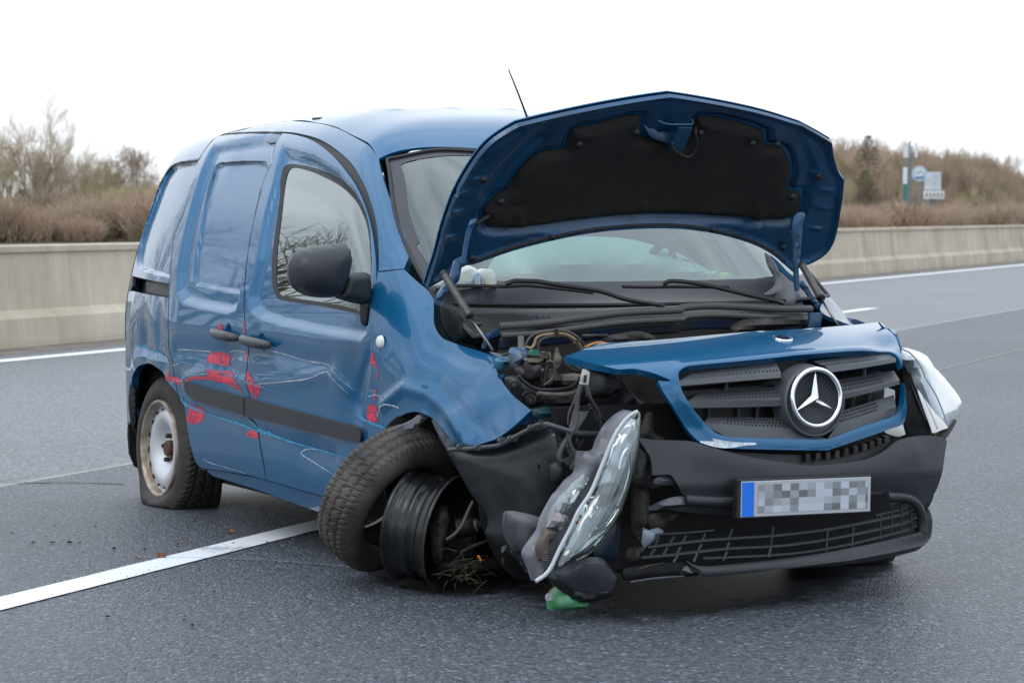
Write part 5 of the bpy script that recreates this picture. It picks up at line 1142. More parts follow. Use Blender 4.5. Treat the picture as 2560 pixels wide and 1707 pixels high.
# hinge arms and gas struts
plate('hood_hinge', 'G', [(2000, 700), (2042, 702), (2030, 760), (2020, 900), (2010, 1000), (2015, 1090), (2000, 1110), (1992, 1060), (1990, 960), (1990, 860), (1975, 760)], 2.72, PAINT_IN, van, bulge=.006, thick=.012, wd=.01, plane='X')
plate('hood_hinge', 'M', [(440, 0), (450, 60), (420, 150), (395, 280), (370, 360), (310, 410), (220, 500), (160, 590), (110, 690), (60, 650), (90, 530), (160, 430), (240, 330), (290, 190), (330, 60)], 2.70, PAINT_IN, van, bulge=.008, thick=.012, wd=.02)
MB().tube([hp(300, 740, .02), hp(340, 712, .02), hp(372, 700, .015)], .007, 6).build('washer_hose', RUBBER, hood, smooth=True)
plate('hinge_rib', 'G', [(285, 735, 'c'), (320, 730), (290, 800), (272, 880), (262, 940), (240, 960), (255, 850), (270, 780)], 2.74, PAINT_IN, hood, bulge=.008, thick=.004, wd=.01)
def strut(v, a, m, b, Xs):
    A = atX(v, *a, Xs[0]); B_ = atX(v, *b, Xs[1]); tm = (m[1] - a[1]) / (b[1] - a[1]); Mm = atX(v, *m, Xs[0] + (Xs[1] - Xs[0]) * tm)
    s = MB().tube([A, Mm], .0125, 14, smooth=False).build('gas_strut', mat('strut_grey', (.07, .068, .066), .4, .3, var=.3, vscale=30), van, angle=40)
    MB().tube([Mm, B_], .0045, 10, smooth=False).build('strut_rod', mat('strut_steel', (.22, .22, .22), .35, 1), s, smooth=True)
    MB().tube([Mm - (B_ - A) * .01, Mm + (B_ - A) * .015], .0145, 14, smooth=False).build('strut_collar', RUBBER, s, smooth=True)
    MB().lathe([(0, .014), (.010, .01), (.014, 0), (.010, -.01), (0, -.014)], Matrix.Translation(Vector(A)), 12).build('strut_joint', RUBBER, s, smooth=True)
strut('M', (165, 255), (525, 830), (850, 1325), (2.78, 2.98))
strut('N', (878, 140), (1150, 620), (1420, 1055), (2.80, 2.98))
# ------------------------------------------------------------ engine bay, wheels, hanging parts, cabin
def PL_(name, v, pts, X, m, par=van, **k): return plate(name, v, pts, X, m, par, **k)
def ruled(name, A, B_, m, par, n=30, rows=4, sag=0.):
    def rs(P): t = np.linspace(0, len(P) - 1, n); P = np.array(P); return np.stack([np.interp(t, range(len(P)), P[:, k]) for k in range(3)], 1)
    a, b = rs(A), rs(B_); v = []; f = []
    for r in range(rows + 1):
        q = r / rows; L = a * (1 - q) + b * q; L[:, 2] += sag * math.sin(math.pi * q); v += list(L)
    for r in range(rows):
        for i in range(n - 1): f.append((r * n + i, (r + 1) * n + i, (r + 1) * n + i + 1, r * n + i + 1))
    t = np.cross(v[1] - v[0], v[n] - v[0])
    if t[2] * 1 < 0 and abs(t[2]) > 1e-9: pass
    o = mesh_obj(name, v, f, m, par, True); sol = o.modifiers.new('s', 'SOLIDIFY'); sol.thickness = .006; return o
# cowl below the windscreen
XA, XB = 2.735, 2.86
cA = [atX('D', x, y, X) for x, y, X in ((1012, 700, 2.60), (1060, 706, 2.66), (1200, 709, 2.73), (1400, 707, 2.76), (1600, 700, 2.745), (1750, 690, 2.69), (1840, 690, 2.62))]
cB = [atX('D', x, y, X) for x, y, X in ((1085, 775, 2.74), (1150, 768, 2.79), (1250, 752, 2.83), (1400, 738, 2.85), (1600, 728, 2.84), (1750, 722, 2.80), (1860, 722, 2.72))]
COWL = mat('cowl_grey_plastic', (.055, .058, .066), .45, bump=.1, bscale=500)
cowl = ruled('cowl_panel', cA, cB, COWL, van)
gm_ = MB()   # drain grille cells on the near end of the cowl
cAn, cBn = np.array(cA), np.array(cB)
def cw(s, q):
    t = s * (len(cA) - 1); i = min(int(t), len(cA) - 2); w_ = t - i; a = cAn[i] * (1 - w_) + cAn[i + 1] * w_; b = cBn[i] * (1 - w_) + cBn[i + 1] * w_; return a * (1 - q) + b * q + np.array([0, 0, .0045])
for i in range(40):
    for j in range(9):
        s0 = .03 + i * .0118; q0 = .30 + j * .072
        if q0 + .05 > .34 + .0 + .66 * (1 - .0 * i) or (i > 22 and j < (i - 22) * .5): continue
        gm_.add([cw(s0, q0), cw(s0 + .007, q0), cw(s0 + .007, q0 + .045), cw(s0, q0 + .045)], [(0, 3, 2, 1)])
tag(gm_.build('drain_grille', DARK, cowl), kind='stuff')
cc = cw(.11, .62); MB().lathe([(.016, 0), (.015, .004), (.011, .005), (.010, .003), (0, .003)], Matrix.Translation(Vector(cc)) @ Matrix.Rotation(R_(-80), 4, 'Y'), 20).build('cowl_cap', COWL, cowl, smooth=True)
sealp = [atX(v, x, y, X) for v, x, y, X in (('E', 596, 612, 2.82), ('E', 900, 592, 2.84), ('E', 1250, 545, 2.87), ('E', 1600, 505, 2.88), ('E', 2007, 486, 2.88), ('P', 400, 985, 2.87), ('P', 700, 962, 2.86), ('P', 1100, 975, 2.84), ('P', 1500, 998, 2.80), ('P', 1915, 1000, 2.74))]
MB().tube(sealp, .0125, 12).build('bulkhead_seal', mat('foam_rubber_seal', (.065, .062, .060), .6, bump=.15, bscale=90), van, smooth=True)
MB().tube([p + np.array([.012, 0, -.029]) for p in sealp], .010, 12).build('bulkhead_seal', MATS['foam_rubber_seal'], van, smooth=True)
dn = [p + np.array([.004, 0, -.038]) for p in sealp]; dn2 = [p + np.array([-.01, 0, -.075]) for p in sealp]
ruled('bulkhead', dn, dn2, mat('dusty_blue_panel', (.006, .028, .085), .45, bump=.3, bscale=30, var=.6, vscale=7, var2=(.03, .026, .022)), van)
dn3 = [p + np.array([-.05, 0, -.42]) for p in sealp]
ruled('firewall', dn2, dn3, mat('firewall_insulation', (.016, .0135, .0115), .9, bump=.7, bscale=12, dist=.03, var=.5, vscale=9), van)
MB().tube([atX('E', 1240, 688, 2.95), atX('E', 1440, 686, 2.95)], .006, 8).build('pipe', GRIME, van, smooth=True)
PL_('heat_shield', 'E', [(1440, 690), (1560, 665), (1660, 650), (1740, 662), (1850, 712), (1900, 730), (1400, 745)], 2.90, GRIME2, bulge=.01, wobble=.004)
PL_('bulkhead_end', 'P', [(1905, 1045, 'c'), (2058, 1040, 'c'), (2040, 1129), (2020, 1250), (1890, 1250), (1900, 1129)], 2.78, PAINT_IN, bulge=.004)
PL_('bulkhead_end', 'M', [(770, 1080, 'c'), (940, 1020, 'c'), (950, 1080), (940, 1120), (830, 1150), (790, 1190), (740, 1300), (715, 1290), (740, 1180)], 2.80, PAINT_IN, bulge=.006)
PL_('coolant_tank', 'P', [(1000, 1190), (1200, 1110), (1500, 1085), (1860, 1080), (1860, 1180), (1000, 1290)], 2.92, GRIME2, bulge=.03)
PL_('plastic_gusset', 'M', [(140, 660), (300, 680), (400, 780), (480, 900), (640, 1060), (740, 1090), (710, 1290), (560, 1240), (330, 1180), (215, 1050), (150, 860)], 2.68, BLACK, bulge=.02, wobble=.006)
PL_('cowl_side_bracket', 'M', [(140, 670), (250, 675), (330, 720), (440, 830), (470, 905), (420, 860), (320, 770), (150, 705)], 2.76, COWL, bulge=.006, wd=.01)
PL_('inner_wing', 'N', [(880, 370), (940, 420), (1040, 600), (1200, 760), (1400, 890), (1700, 960), (1830, 1030), (1500, 1030), (1300, 930), (1100, 800), (950, 560), (870, 470)], 2.62, PAINT_IN, bulge=.01, wd=.02, tilt=(0., 0.))
PL_('torn_grey_trim', 'P', [(1385, 335, 'c'), (1440, 370), (1500, 470), (1560, 560), (1650, 640), (1730, 700), (1760, 760), (1800, 830, 'c'), (1790, 880), (1700, 950), (1660, 978), (1560, 970), (1500, 890), (1490, 830), (1380, 830), (1495, 740), (1500, 640), (1420, 480)], 2.66, mat('crumpled_grey_trim', (.17, .17, .185), .55, var=.15), bulge=.02, wobble=.008)
PL_('far_pillar_trim', 'P', [(1450, 375, 'c'), (1530, 440), (1640, 560), (1740, 640), (1745, 700), (1640, 620), (1520, 510)], 2.62, PAINT, bulge=.006, wd=.01)
MB().box((2.30, -.50, .15), (3.05, .52, .22)).build('engine_shade_box', DARK, van)  # added unseen box, blocks skylight so the road below goes dark
r_ = random.Random(12)
for k in range(22):   # snapped clips and splinters of the bumper corner
    x, y = r_.choice([(1420, 330), (1500, 560), (1400, 620), (1250, 1090), (1340, 1190), (1560, 400), (1690, 420), (1450, 1180)]); x += r_.gauss(0, 45); y += r_.gauss(0, 35); nn = r_.randint(5, 8); sx, sy_2 = r_.uniform(10, 38), r_.uniform(8, 24); an = r_.uniform(0, 3.1)
    pp = []
    for q in range(nn):
        a = 2 * math.pi * q / nn; rr = r_.uniform(.5, 1.2); u, w_ = sx * rr * math.cos(a), sy_2 * rr * math.sin(a); pp.append((x + u * math.cos(an) - w_ * math.sin(an), y + u * math.sin(an) + w_ * math.cos(an), 'c'))
    try: plate('plastic_splinter', 'C', pp, 3.30 + r_.uniform(-.04, .08), r_.choice([TRIM2, BLACK, GRIME2, TRIM]), van, bulge=.004, wd=.01, thick=.004, tilt=(r_.uniform(-.6, .9), r_.uniform(-.6, .6)), step=.02)
    except Exception: pass
# dark interior of the bay
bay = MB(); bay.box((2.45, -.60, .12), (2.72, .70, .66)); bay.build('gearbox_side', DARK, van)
PL_('radiator', 'F', [(-250, 520, 'c'), (300, 500, 'c'), (1600, 500, 'c'), (1750, 1180, 'c'), (1700, 1300, 'c'), (300, 1420, 'c'), (-60, 1420, 'c')], 3.26, mat('radiator_fins', (.012, .012, .013), .6, .4, bump=.6, bscale=200), bulge=.0, thick=.03, step=.05, smooth=False)
PL_('radiator_side', 'K', [(1100, 340), (1160, 345), (1180, 560), (1290, 620), (1291, 700), (1050, 660), (1000, 600)], 3.34, GRIME2, bulge=.01)
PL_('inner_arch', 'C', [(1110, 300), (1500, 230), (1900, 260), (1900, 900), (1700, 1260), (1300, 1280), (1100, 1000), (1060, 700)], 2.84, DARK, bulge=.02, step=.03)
PL_('crossmember_end', 'L', [(900, 560), (1080, 460), (1075, 780), (1040, 860), (860, 870), (820, 780)], 3.30, mat('dark_blue_beam', (.006, .018, .04), .4), bulge=.01)
PL_('subframe', 'L', [(820, 880), (1040, 880), (1500, 830), (1520, 900), (1300, 960), (1000, 970), (860, 920)], 3.2, GRIME2, bulge=.02)
PL_('undertray', 'L', [(1140, 960), (1560, 900), (1780, 900), (1760, 1040), (1400, 1080), (1200, 1100), (1130, 1060)], 3.3, BLACK, bulge=.01)
# near-side engine parts
PL_('rocker_cover', 'Q', [(1270, 690), (1380, 670), (1500, 690), (1580, 755), (1760, 740), (1910, 760), (1880, 870), (1700, 975), (1500, 985), (1300, 980)], 2.98, ALU, bulge=.05, wd=.05, wobble=.003)
PL_('air_duct', 'Q', [(850, 640), (1030, 620), (1060, 760), (1250, 850), (1290, 700), (1480, 690), (1590, 790), (1630, 960), (1400, 985), (1200, 960), (1040, 900), (880, 780)], 3.04, GRIME2, bulge=.045, wd=.05)
PL_('canister', 'Q', [(1060, 560), (1240, 555), (1252, 830), (1210, 862), (1100, 845), (1075, 800)], 3.10, BLACK, bulge=.03, wd=.03, thick=.03)
PL_('terminal_plate', 'Q', [(1030, 500), (1280, 500), (1300, 525), (1200, 560), (1040, 545)], 3.12, ALU, bulge=.01, wd=.01, thick=.02)
PL_('green_connector', 'Q', [(1120, 362), (1218, 362), (1215, 440), (1105, 440)], 3.11, mat('green_plastic', (.03, .13, .10), .5), bulge=.012, wd=.01, thick=.02)
PL_('sensor_body', 'Q', [(1080, 430), (1250, 420), (1300, 400), (1390, 430), (1390, 520), (1300, 560), (1090, 500)], 3.06, GRIME, bulge=.03, wd=.02, thick=.03, wobble=.005)
PL_('strut_tower_bracket', 'Q', [(830, 330, 'c'), (870, 318), (1025, 345), (1040, 480), (1030, 600, 'c'), (910, 600), (845, 645, 'c'), (815, 590), (795, 430)], 3.02, mat('dirty_blue_bracket', (.02, .11, .24), .4, coat=.5, var=.5, vscale=40, var2=(.12, .13, .13)), bulge=.03, wd=.025, thick=.03, wobble=.004)
c = atX('Q', 930, 310, 3.05); MB().lathe([(0, .034), (.0085, .033), (.0095, .030), (.0095, .0), (.011, -.002)], Matrix.Translation(Vector(c)) @ Matrix.Rotation(R_(-90), 4, 'Y'), 24).build('knurled_cap', mat('grey_rubber_cap', (.12, .12, .12), .6), van, smooth=True)
PL_('inner_wing_flange', 'Q', [(478, 488, 'c'), (700, 460), (790, 490), (790, 560), (700, 590), (650, 610), (620, 680), (560, 690), (510, 620)], 2.96, mat('faded_blue_primer', (.03, .17, .26), .45, coat=.4, var=.3, vscale=40), bulge=.02, wd=.03, wobble=.003)
PL_('inner_wing_flange', 'Q', [(560, 770), (690, 750), (760, 790), (700, 830), (640, 880), (590, 810)], 2.98, PAINT_IN, bulge=.01)
PL_('wiring_clips', 'Q', [(430, 395), (560, 410), (640, 440), (600, 470), (700, 480), (780, 540), (640, 500), (540, 460)], 3.0, mat('pale_grey_clip', (.20, .26, .33), .5), bulge=.008, wd=.01, wobble=.003)
PL_('engine_mount', 'Q', [(690, 830), (760, 780), (850, 780), (910, 830), (1000, 900), (1120, 970), (1240, 1060), (1320, 1140), (1325, 1230), (1200, 1270), (1060, 1275), (950, 1190), (820, 1080), (740, 990)], 3.12, GRIME2, bulge=.03, wd=.03, wobble=.004)
for x, y, r in ((825, 925, .0135), (1092, 1165, .0155)):
    c = atX('Q', x, y, 3.165); M_ = Matrix.Translation(Vector(c)) @ Matrix.Rotation(R_(-38), 4, 'Z')
    b = MB().lathe([(r * 1.05, -.02), (r * 1.05, -.002), (r * .8, 0), (r * .75, -.004), (0, -.004)], M_, 20).build('mount_washer', BLACK, van, smooth=False)
    MB().lathe([(r * .5, -.006), (r * .5, .006), (r * .42, .008), (0, .008)], M_, 6).build('bolt', GRIME, b)
px_tube('mount_rim', 'Q', [(950, 1100), (990, 1060), (1060, 1040), (1130, 1050), (1180, 1090)], .003, GRIME, van, X=3.17)
px_tube('lock_carrier_edge', 'Q', [(890, 780), (960, 860), (1080, 950), (1200, 1000), (1400, 1010), (1600, 1000), (1750, 960), (1850, 880), (1890, 800)], .006, BLACK, van, X=3.18)
px_tube('lock_carrier_edge', 'Q', [(1200, 1060), (1350, 1075), (1550, 1085), (1750, 1065), (1880, 1000), (1960, 930)], .0075, mat('dusty_grey_plastic', (.13, .12, .11), .65, var=.3, vscale=50), van, X=3.18)
PL_('lock_carrier', 'Q', [(1240, 1075), (1550, 1100), (1800, 1065), (1960, 950), (2060, 1100), (2040, 1220), (1800, 1280), (1400, 1275), (1320, 1240)], 3.15, GRIME2, bulge=.02, wd=.03, wobble=.003)
OCH = mat('ochre_hose', (.26, .19, .10), .6, var=.25, vscale=30); HOSE = mat('dusty_black_hose', (.07, .062, .055), .65, var=.4, vscale=30)
px_tube('hose', 'Q', [(1000, 305), (1090, 325), (1145, 270), (1180, 170), (1260, 120), (1400, 100), (1540, 88), (1680, 110), (1800, 180), (1880, 260), (1930, 350)], .0048, OCH, van, X=3.02)
px_tube('hose', 'Q', [(1005, 290), (1040, 200), (1120, 120), (1250, 75), (1400, 45), (1560, 38), (1720, 70), (1860, 150), (1940, 240), (1985, 330)], .0034, HOSE, van, X=3.02)
px_tube('hose', 'Q', [(1215, 350), (1215, 260), (1270, 190), (1380, 150), (1540, 130), (1680, 150), (1780, 220), (1870, 370)], .0044, HOSE, van, X=3.0)
for x0, y0, x1, y1 in ((1505, 15, 1530, 150), (1830, 190, 1800, 260), (1900, 160, 1880, 215)): px_tube('hose_clip', 'Q', [(x0, y0), (x1, y1)], .006, GRIME, van, X=3.03)
px_tube('cable', 'Q', [(1350, 545), (1430, 545), (1480, 620), (1480, 740), (1420, 850), (1300, 935)], .0036, HOSE, van, X=3.12)
px_tube('corrugated_hose', 'Q', [(1370, 600), (1330, 740), (1310, 900)], .0065, BLACK, van, X=3.11)
px_tube('cable', 'Q', [(620, 440), (700, 415), (800, 425)], .003, HOSE, van, X=3.0)
px_tube('cable', 'Q', [(1240, 400), (1330, 400), (1400, 460), (1410, 560)], .003, HOSE, van, X=3.1)
px_tube('hose', 'Q', [(1650, 490), (1680, 600), (1780, 680), (1880, 700)], .006, HOSE, van, X=3.08); px_tube('hose', 'Q', [(1740, 540), (1800, 630), (1900, 680)], .006, HOSE, van, X=3.08)
PL_('heat_fin', 'Q', [(1530, 315), (1560, 430), (1600, 500), (1540, 650), (1480, 600), (1470, 520)], 2.9, ALU, bulge=.01)
PL_('heat_fin', 'Q', [(1410, 385), (1425, 480), (1400, 560), (1395, 450)], 2.9, ALU, bulge=.004)
px_tube('orange_cable', 'E', [(1270, 775), (1330, 750), (1400, 742), (1480, 760)], .003, mat('orange_plastic', (.6, .2, .03), .5), van, X=3.1)
px_tube('hose', 'E', [(1255, 790), (1310, 755), (1390, 740)], .006, HOSE, van, X=3.06)
PL_('headlight_bracket', 'E', [(1330, 925), (1400, 925), (1480, 960), (1530, 1010), (1580, 1060), (1570, 1110), (1450, 1165), (1340, 1180), (1290, 1130), (1300, 1010)], 3.24, BLACK, bulge=.04, wd=.03, wobble=.003)
PL_('crumpled_liner', 'E', [(1340, 1180), (1480, 1160), (1580, 1110), (1690, 1180), (1750, 1225), (1700, 1290), (1680, 1420), (1560, 1568), (1420, 1500), (1330, 1330), (1240, 1330), (1290, 1220)], 3.18, BLACK, bulge=.03, wd=.05, wobble=.014)
tagm = PL_('paper_tag', 'Q', [(1935, 668, 'c'), (2000, 678), (2058, 722, 'c'), (2030, 922, 'c'), (1883, 912, 'c'), (1908, 800, 'c')], 3.26, mat('white_label', (.72, .70, .66), .6), bulge=.002, thick=.001, wd=.01)
for k in range(6): px_tube('barcode_bar', 'Q', [(1960 + k * 9, 765), (1948 + k * 9, 890)], .0006 + .0003 * (k % 2), DARK, tagm, X=3.266, n=4)
px_tube('printed_letter', 'Q', [(1912, 800), (1935, 806), (1938, 825), (1918, 828)], .0007, DARK, tagm, X=3.266, n=4); px_tube('printed_letter', 'Q', [(1902, 835), (1900, 858), (1918, 866), (1930, 850)], .0007, DARK, tagm, X=3.266, n=4)
GC = mat('dusty_grey_cable', (.055, .053, .058), .6)
for pts, r in (([(1900, 930), (1860, 1120), (1840, 1300), (1800, 1400), (1760, 1568)], .007), ([(2000, 930), (2040, 1100), (2130, 1300), (2190, 1500)], .007), ([(1890, 940), (1800, 1180), (1710, 1400), (1700, 1568)], .003)): px_tube('wiring', 'Q', pts, r, GC, van, X=3.32)
px_tube('wiring', 'K', [(290, 180), (280, 330), (240, 480), (180, 620), (120, 720), (80, 830), (95, 880)], .008, GC, van, X=3.34); px_tube('wiring', 'K', [(300, 330), (270, 480), (200, 620), (240, 760), (290, 860)], .006, GC, van, X=3.35)
px_tube('wiring', 'K', [(400, 120), (470, 220), (530, 330), (560, 470), (580, 590)], .007, BLACK, van, X=3.34); px_tube('wiring', 'K', [(440, 280), (540, 350), (640, 470)], .005, BLACK, van, X=3.3)
PL_('torn_bracket', 'K', [(130, 680), (200, 660), (280, 760), (400, 780), (310, 800), (300, 1000), (230, 990), (215, 960), (235, 870), (170, 740)], 3.34, TRIM2, bulge=.01, wobble=.004)
PL_('torn_bracket', 'K', [(100, 890), (220, 830), (230, 850), (180, 940), (150, 900)], 3.33, TRIM2, bulge=.006)
PL_('torn_bracket', 'K', [(200, 490), (310, 325), (400, 318), (430, 310), (280, 545), (240, 520)], 3.30, mat('pale_dusty_plate', (.16, .16, .15), .6), bulge=.004, thick=.003)
PL_('relay_box', 'K', [(0, 920), (150, 900), (170, 1130), (60, 1150), (0, 1100)], 3.30, BLACK, bulge=.02, wobble=.004)
px_tube('bumper_beam', 'C', [(1480, 305), (1600, 345), (1700, 362), (1840, 368)], .010, TRIM2, van, X=3.30)
PL_('wing_end_flap', 'Q', [(1085, 1330, 'c'), (1250, 1290), (1450, 1275), (1570, 1290, 'c'), (1565, 1370), (1520, 1440), (1350, 1455), (1150, 1440)], 3.14, mat('teal_inner_face', (.02, .075, .09), .4, coat=.5, var=.6, vscale=25), bulge=.012, wd=.02, wobble=.003)
PL_('wing_tab', 'Q', [(1050, 1390), (1130, 1370), (1180, 1410), (1255, 1470, 'c'), (1230, 1500), (1120, 1490), (1080, 1530), (960, 1568), (1030, 1480)], 3.10, mat('bent_blue_tab', (.05, .13, .30), .3, coat=.8), bulge=.015, wd=.02, wobble=.003)
# loose bumper side
PL_('bumper_side', 'C', [(858, 476, 'c'), (960, 470), (1100, 462), (1220, 428), (1330, 372), (1465, 305, 'c'), (1640, 356), (1838, 378, 'c'), (1835, 460), (1760, 560), (1640, 620), (1560, 740), (1480, 900), (1400, 1060), (1390, 1200), (1360, 1245, 'c'), (1290, 1150), (1180, 1085), (1102, 1000, 'c'), (1116, 900), (1050, 800), (1010, 742), (960, 650), (910, 560)], 2.93, mat('scuffed_black_bumper', (.016, .017, .020), .34, bump=.15, bscale=80, var=.4, vscale=14), tilt=(1.15, 0.), bulge=.05, wd=.12, ref=(-.84, .5), wobble=.002, step=.012)
px_tube('bumper_side_edge', 'C', [(858, 466, 2.96), (920, 462, 2.98), (1000, 458, 3.03), (1110, 448, 3.09), (1190, 435, 3.14), (1240, 410, 3.18), (1290, 380, 3.22), (1380, 335, 3.28), (1465, 302, 3.33), (1640, 350, 3.36)], .007, TRIM2, van)
for x, y, X in ((950, 440, 2.99), (1060, 446, 3.06), (1210, 400, 3.15), (1270, 388, 3.19), (1400, 318, 3.28)): PL_('bumper_clip', 'C', [(x - 30, y + 12), (x - 20, y - 8), (x + 20, y - 12), (x + 34, y + 4), (x + 20, y + 22), (x - 20, y + 24)], X + .01, TRIM2, bulge=.004, wd=.006)
PL_('liner_piece', 'C', [(1222, 862), (1300, 856), (1440, 892), (1475, 925), (1430, 1000), (1385, 1090), (1362, 1170), (1300, 1130), (1235, 1040), (1214, 950)], 3.26, TRIM2, bulge=.03, wd=.08, tilt=(.8, 0), wobble=.003)
px_tube('liner_crease', 'C', [(1225, 870), (1214, 960), (1240, 1040), (1300, 1120), (1370, 1190)], .004, TRIM2, van, X=3.30)
PL_('liner_flap', 'C', [(490, 345, 'c'), (540, 322), (640, 275), (690, 240), (738, 262, 'c'), (690, 300), (640, 345), (610, 356), (570, 338)], 2.62, mat('pale_liner', (.12, .125, .14), .5), bulge=.01, wd=.02)
PL_('liner_edge', 'C', [(765, 280), (800, 300), (850, 380), (915, 442), (862, 468, 'c'), (820, 400)], 2.86, MATS['pale_liner'], bulge=.008, wd=.02)
PL_('wheel_arch_liner', 'C', [(440, 420), (470, 330), (540, 260), (640, 225), (740, 250), (860, 400), (940, 600), (1100, 760), (1100, 1150), (700, 1200), (480, 800)], 2.50, DARK, bulge=0, step=.03, thick=.01)
flap = PL_('loose_flap', 'C', [(1480, 1262), (1530, 1235), (1620, 1190), (1720, 1150), (1830, 1148), (1880, 1200), (1932, 1270, 'c'), (1905, 1340), (1890, 1385, 'c'), (1820, 1410), (1740, 1425), (1650, 1390), (1570, 1335)], 3.40, TRIM2, bulge=.035, wd=.07, thick=.006, tilt=(0, .5))
PL_('loose_flap_edge', 'C', [(1480, 1262), (1570, 1318), (1660, 1355), (1760, 1365), (1890, 1340), (1895, 1390), (1760, 1428), (1640, 1395), (1540, 1325)], 3.425, BLACK, bulge=.01, wd=.01, tilt=(0, .5))
GRN = mat('green_fluid_tank', (.20, .50, .32), .35, trans=.35, var=.5, vscale=18, var2=(.05, .32, .10))
PL_('washer_tank', 'L', [(335, 1300, 'c'), (345, 1280), (400, 1200), (440, 1165), (520, 1215), (620, 1290), (740, 1340), (740, 1370, 'c'), (620, 1400), (560, 1405), (520, 1418), (345, 1412, 'c')], 3.36, GRN, bulge=.04, wd=.035, thick=.03)
PL_('tank_fitting', 'L', [(290, 1270), (320, 1230), (350, 1240), (345, 1300), (300, 1310)], 3.38, mat('grey_fitting', (.3, .34, .36), .4), bulge=.012, wd=.012, thick=.01)
px_tube('red_wire', 'L', [(315, 1225), (335, 1190), (385, 1145)], .0015, mat('red_wire', (.5, .06, .04), .5), van, X=3.38)
PL_('hanging_scrap', 'L', [(760, 1340), (900, 1350), (975, 1430, 'c'), (880, 1400), (760, 1380)], 3.34, BLACK, bulge=.006)

# hanging headlight (near side) and displaced headlight (far side)
LH = empty('headlight'); LH.parent = van; tag(LH, 'smashed headlight hanging by its wiring from the torn corner')
HSV = mat('headlight_reflector', (.55, .57, .60), .22, .75, var=.25, vscale=14)
hb = PL_('lamp_housing', 'L', [('K', 875, 300, 'c'), ('K', 760, 370), ('K', 650, 480), ('K', 560, 640), ('K', 500, 770), ('K', 320, 775, 'c'), ('K', 305, 1010), ('K', 200, 1110), ('K', 90, 1250), (400, 170), (330, 290), (260, 430), (220, 560), (70, 780), (100, 900), (125, 960), (170, 1098, 'c'), (300, 1000), (450, 740), ('K', 420, 1300), ('K', 560, 1000), ('K', 720, 620), ('K', 980, 318, 'c')], 3.38, mat('grey_lamp_shell', (.15, .155, .175), .42, var=.25, vscale=25), par=LH, bulge=.03, wd=.05, thick=.03, wobble=.006)
PL_('broken_clear_cover', 'L', [('K', 345, 1040), ('K', 420, 1080), ('K', 330, 1250), ('K', 210, 1420), (460, 320), (520, 400), (430, 550), (330, 520), (290, 500), (330, 340), (430, 190), ('K', 190, 1200)], 3.425, LENS, par=LH, bulge=.02, wd=.02, thick=.004, wobble=.003)
PL_('bulb_socket', 'L', [(270, 510), (400, 530), (420, 560), (330, 700), (310, 830), (230, 890), (200, 830), (180, 720), (230, 600)], 3.425, mat('brown_lamp_socket', (.085, .066, .055), .5, bump=.2), par=LH, bulge=.02, wd=.02, wobble=.004)
for k in range(4): px_tube('socket_fin', 'L', [(245, 790 + 26 * k), (300, 795 + 25 * k)], .0035, MATS['brown_lamp_socket'], LH, X=3.455, n=5)
PL_('broken_inner_part', 'L', [(390, 300), (440, 360), (520, 400), (470, 500), (430, 545), (400, 500), (300, 510), (340, 440)], 3.44, mat('pinkish_grey_plastic', (.22, .20, .21), .35, coat=.5), par=LH, bulge=.02, wd=.015, wobble=.004)
PL_('reflector', 'L', [('K', 950, 400), ('K', 960, 800), ('K', 860, 1200), ('K', 720, 1500), (1030, 330), (880, 600), (730, 770), (560, 830), (450, 850), (440, 740), (560, 560), (680, 300), ('K', 500, 1220), ('K', 640, 860), ('K', 760, 600)], 3.41, HSV, par=LH, bulge=.012, wd=.03, thick=.01, wobble=.006)
PL_('reflector_shade', 'L', [(760, 150), (860, 70), (960, 25), (1060, 30), (1080, 100), (1000, 230), (900, 300), (850, 200)], 3.445, mat('dark_lamp_shade', (.06, .065, .07), .25, .5), par=LH, bulge=.015, wd=.03)
for a in range(5): px_tube('reflector_flute', 'L', [(745 + a * 26, 190 + a * 45), (800 + a * 14, 185 + a * 52)], .004, HSV, LH, X=3.462, n=6)
PL_('bulb_shield', 'L', [(700, 230), (780, 240), (860, 300), (800, 400), (720, 470), (680, 420), (640, 400)], 3.44, CHROME, par=LH, bulge=.03, wd=.03)
px_tube('chrome_trim', 'L', [('K', 900, 700), ('K', 905, 960), ('K', 850, 1200), ('K', 760, 1400), (1090, 300), (960, 500), (800, 640), (660, 760), (540, 830)], .006, CHROME, LH, X=3.455)
px_tube('chrome_trim', 'L', [('K', 780, 980), ('K', 800, 860), ('K', 850, 760), ('K', 900, 730)], .004, CHROME, LH, X=3.45)
PL_('orange_bulb', 'L', [(605, 425), (630, 430), (640, 480), (620, 470)], 3.46, MATS['orange_plastic'], par=LH, bulge=.004, wd=.004)
PL_('lens', 'L', [('K', 982, 316, 'c'), ('K', 1006, 345), ('K', 1004, 520), ('K', 972, 790), ('K', 900, 1120), ('K', 815, 1350), (1130, 220), (1060, 400), (900, 640), (760, 790), (610, 870), (440, 955), (312, 1008, 'c'), (440, 740), (600, 420), ('K', 440, 1260), ('K', 570, 960), ('K', 720, 600), ('K', 860, 430)], 3.45, LENS, par=LH, bulge=.045, wd=.06, thick=.003, step=.01)
px_tube('lens_rim', 'L', [('K', 985, 318), ('K', 900, 362), ('K', 800, 470), ('K', 700, 640), ('K', 580, 930), ('K', 450, 1240), (640, 330), (560, 500), (440, 730), (310, 990), (170, 1098)], .0065, mat('pale_lens_rim', (.45, .47, .50), .3, coat=.6), LH, X=3.46)
px_tube('lens_edge', 'L', [('K', 985, 318), ('K', 1004, 350), ('K', 1004, 520), ('K', 970, 790), ('K', 898, 1120), (1130, 220), (1060, 395), (900, 635), (760, 785), (610, 866)], .0035, mat('yellowed_lens_edge', (.33, .31, .24), .25, coat=.6), LH, X=3.465)
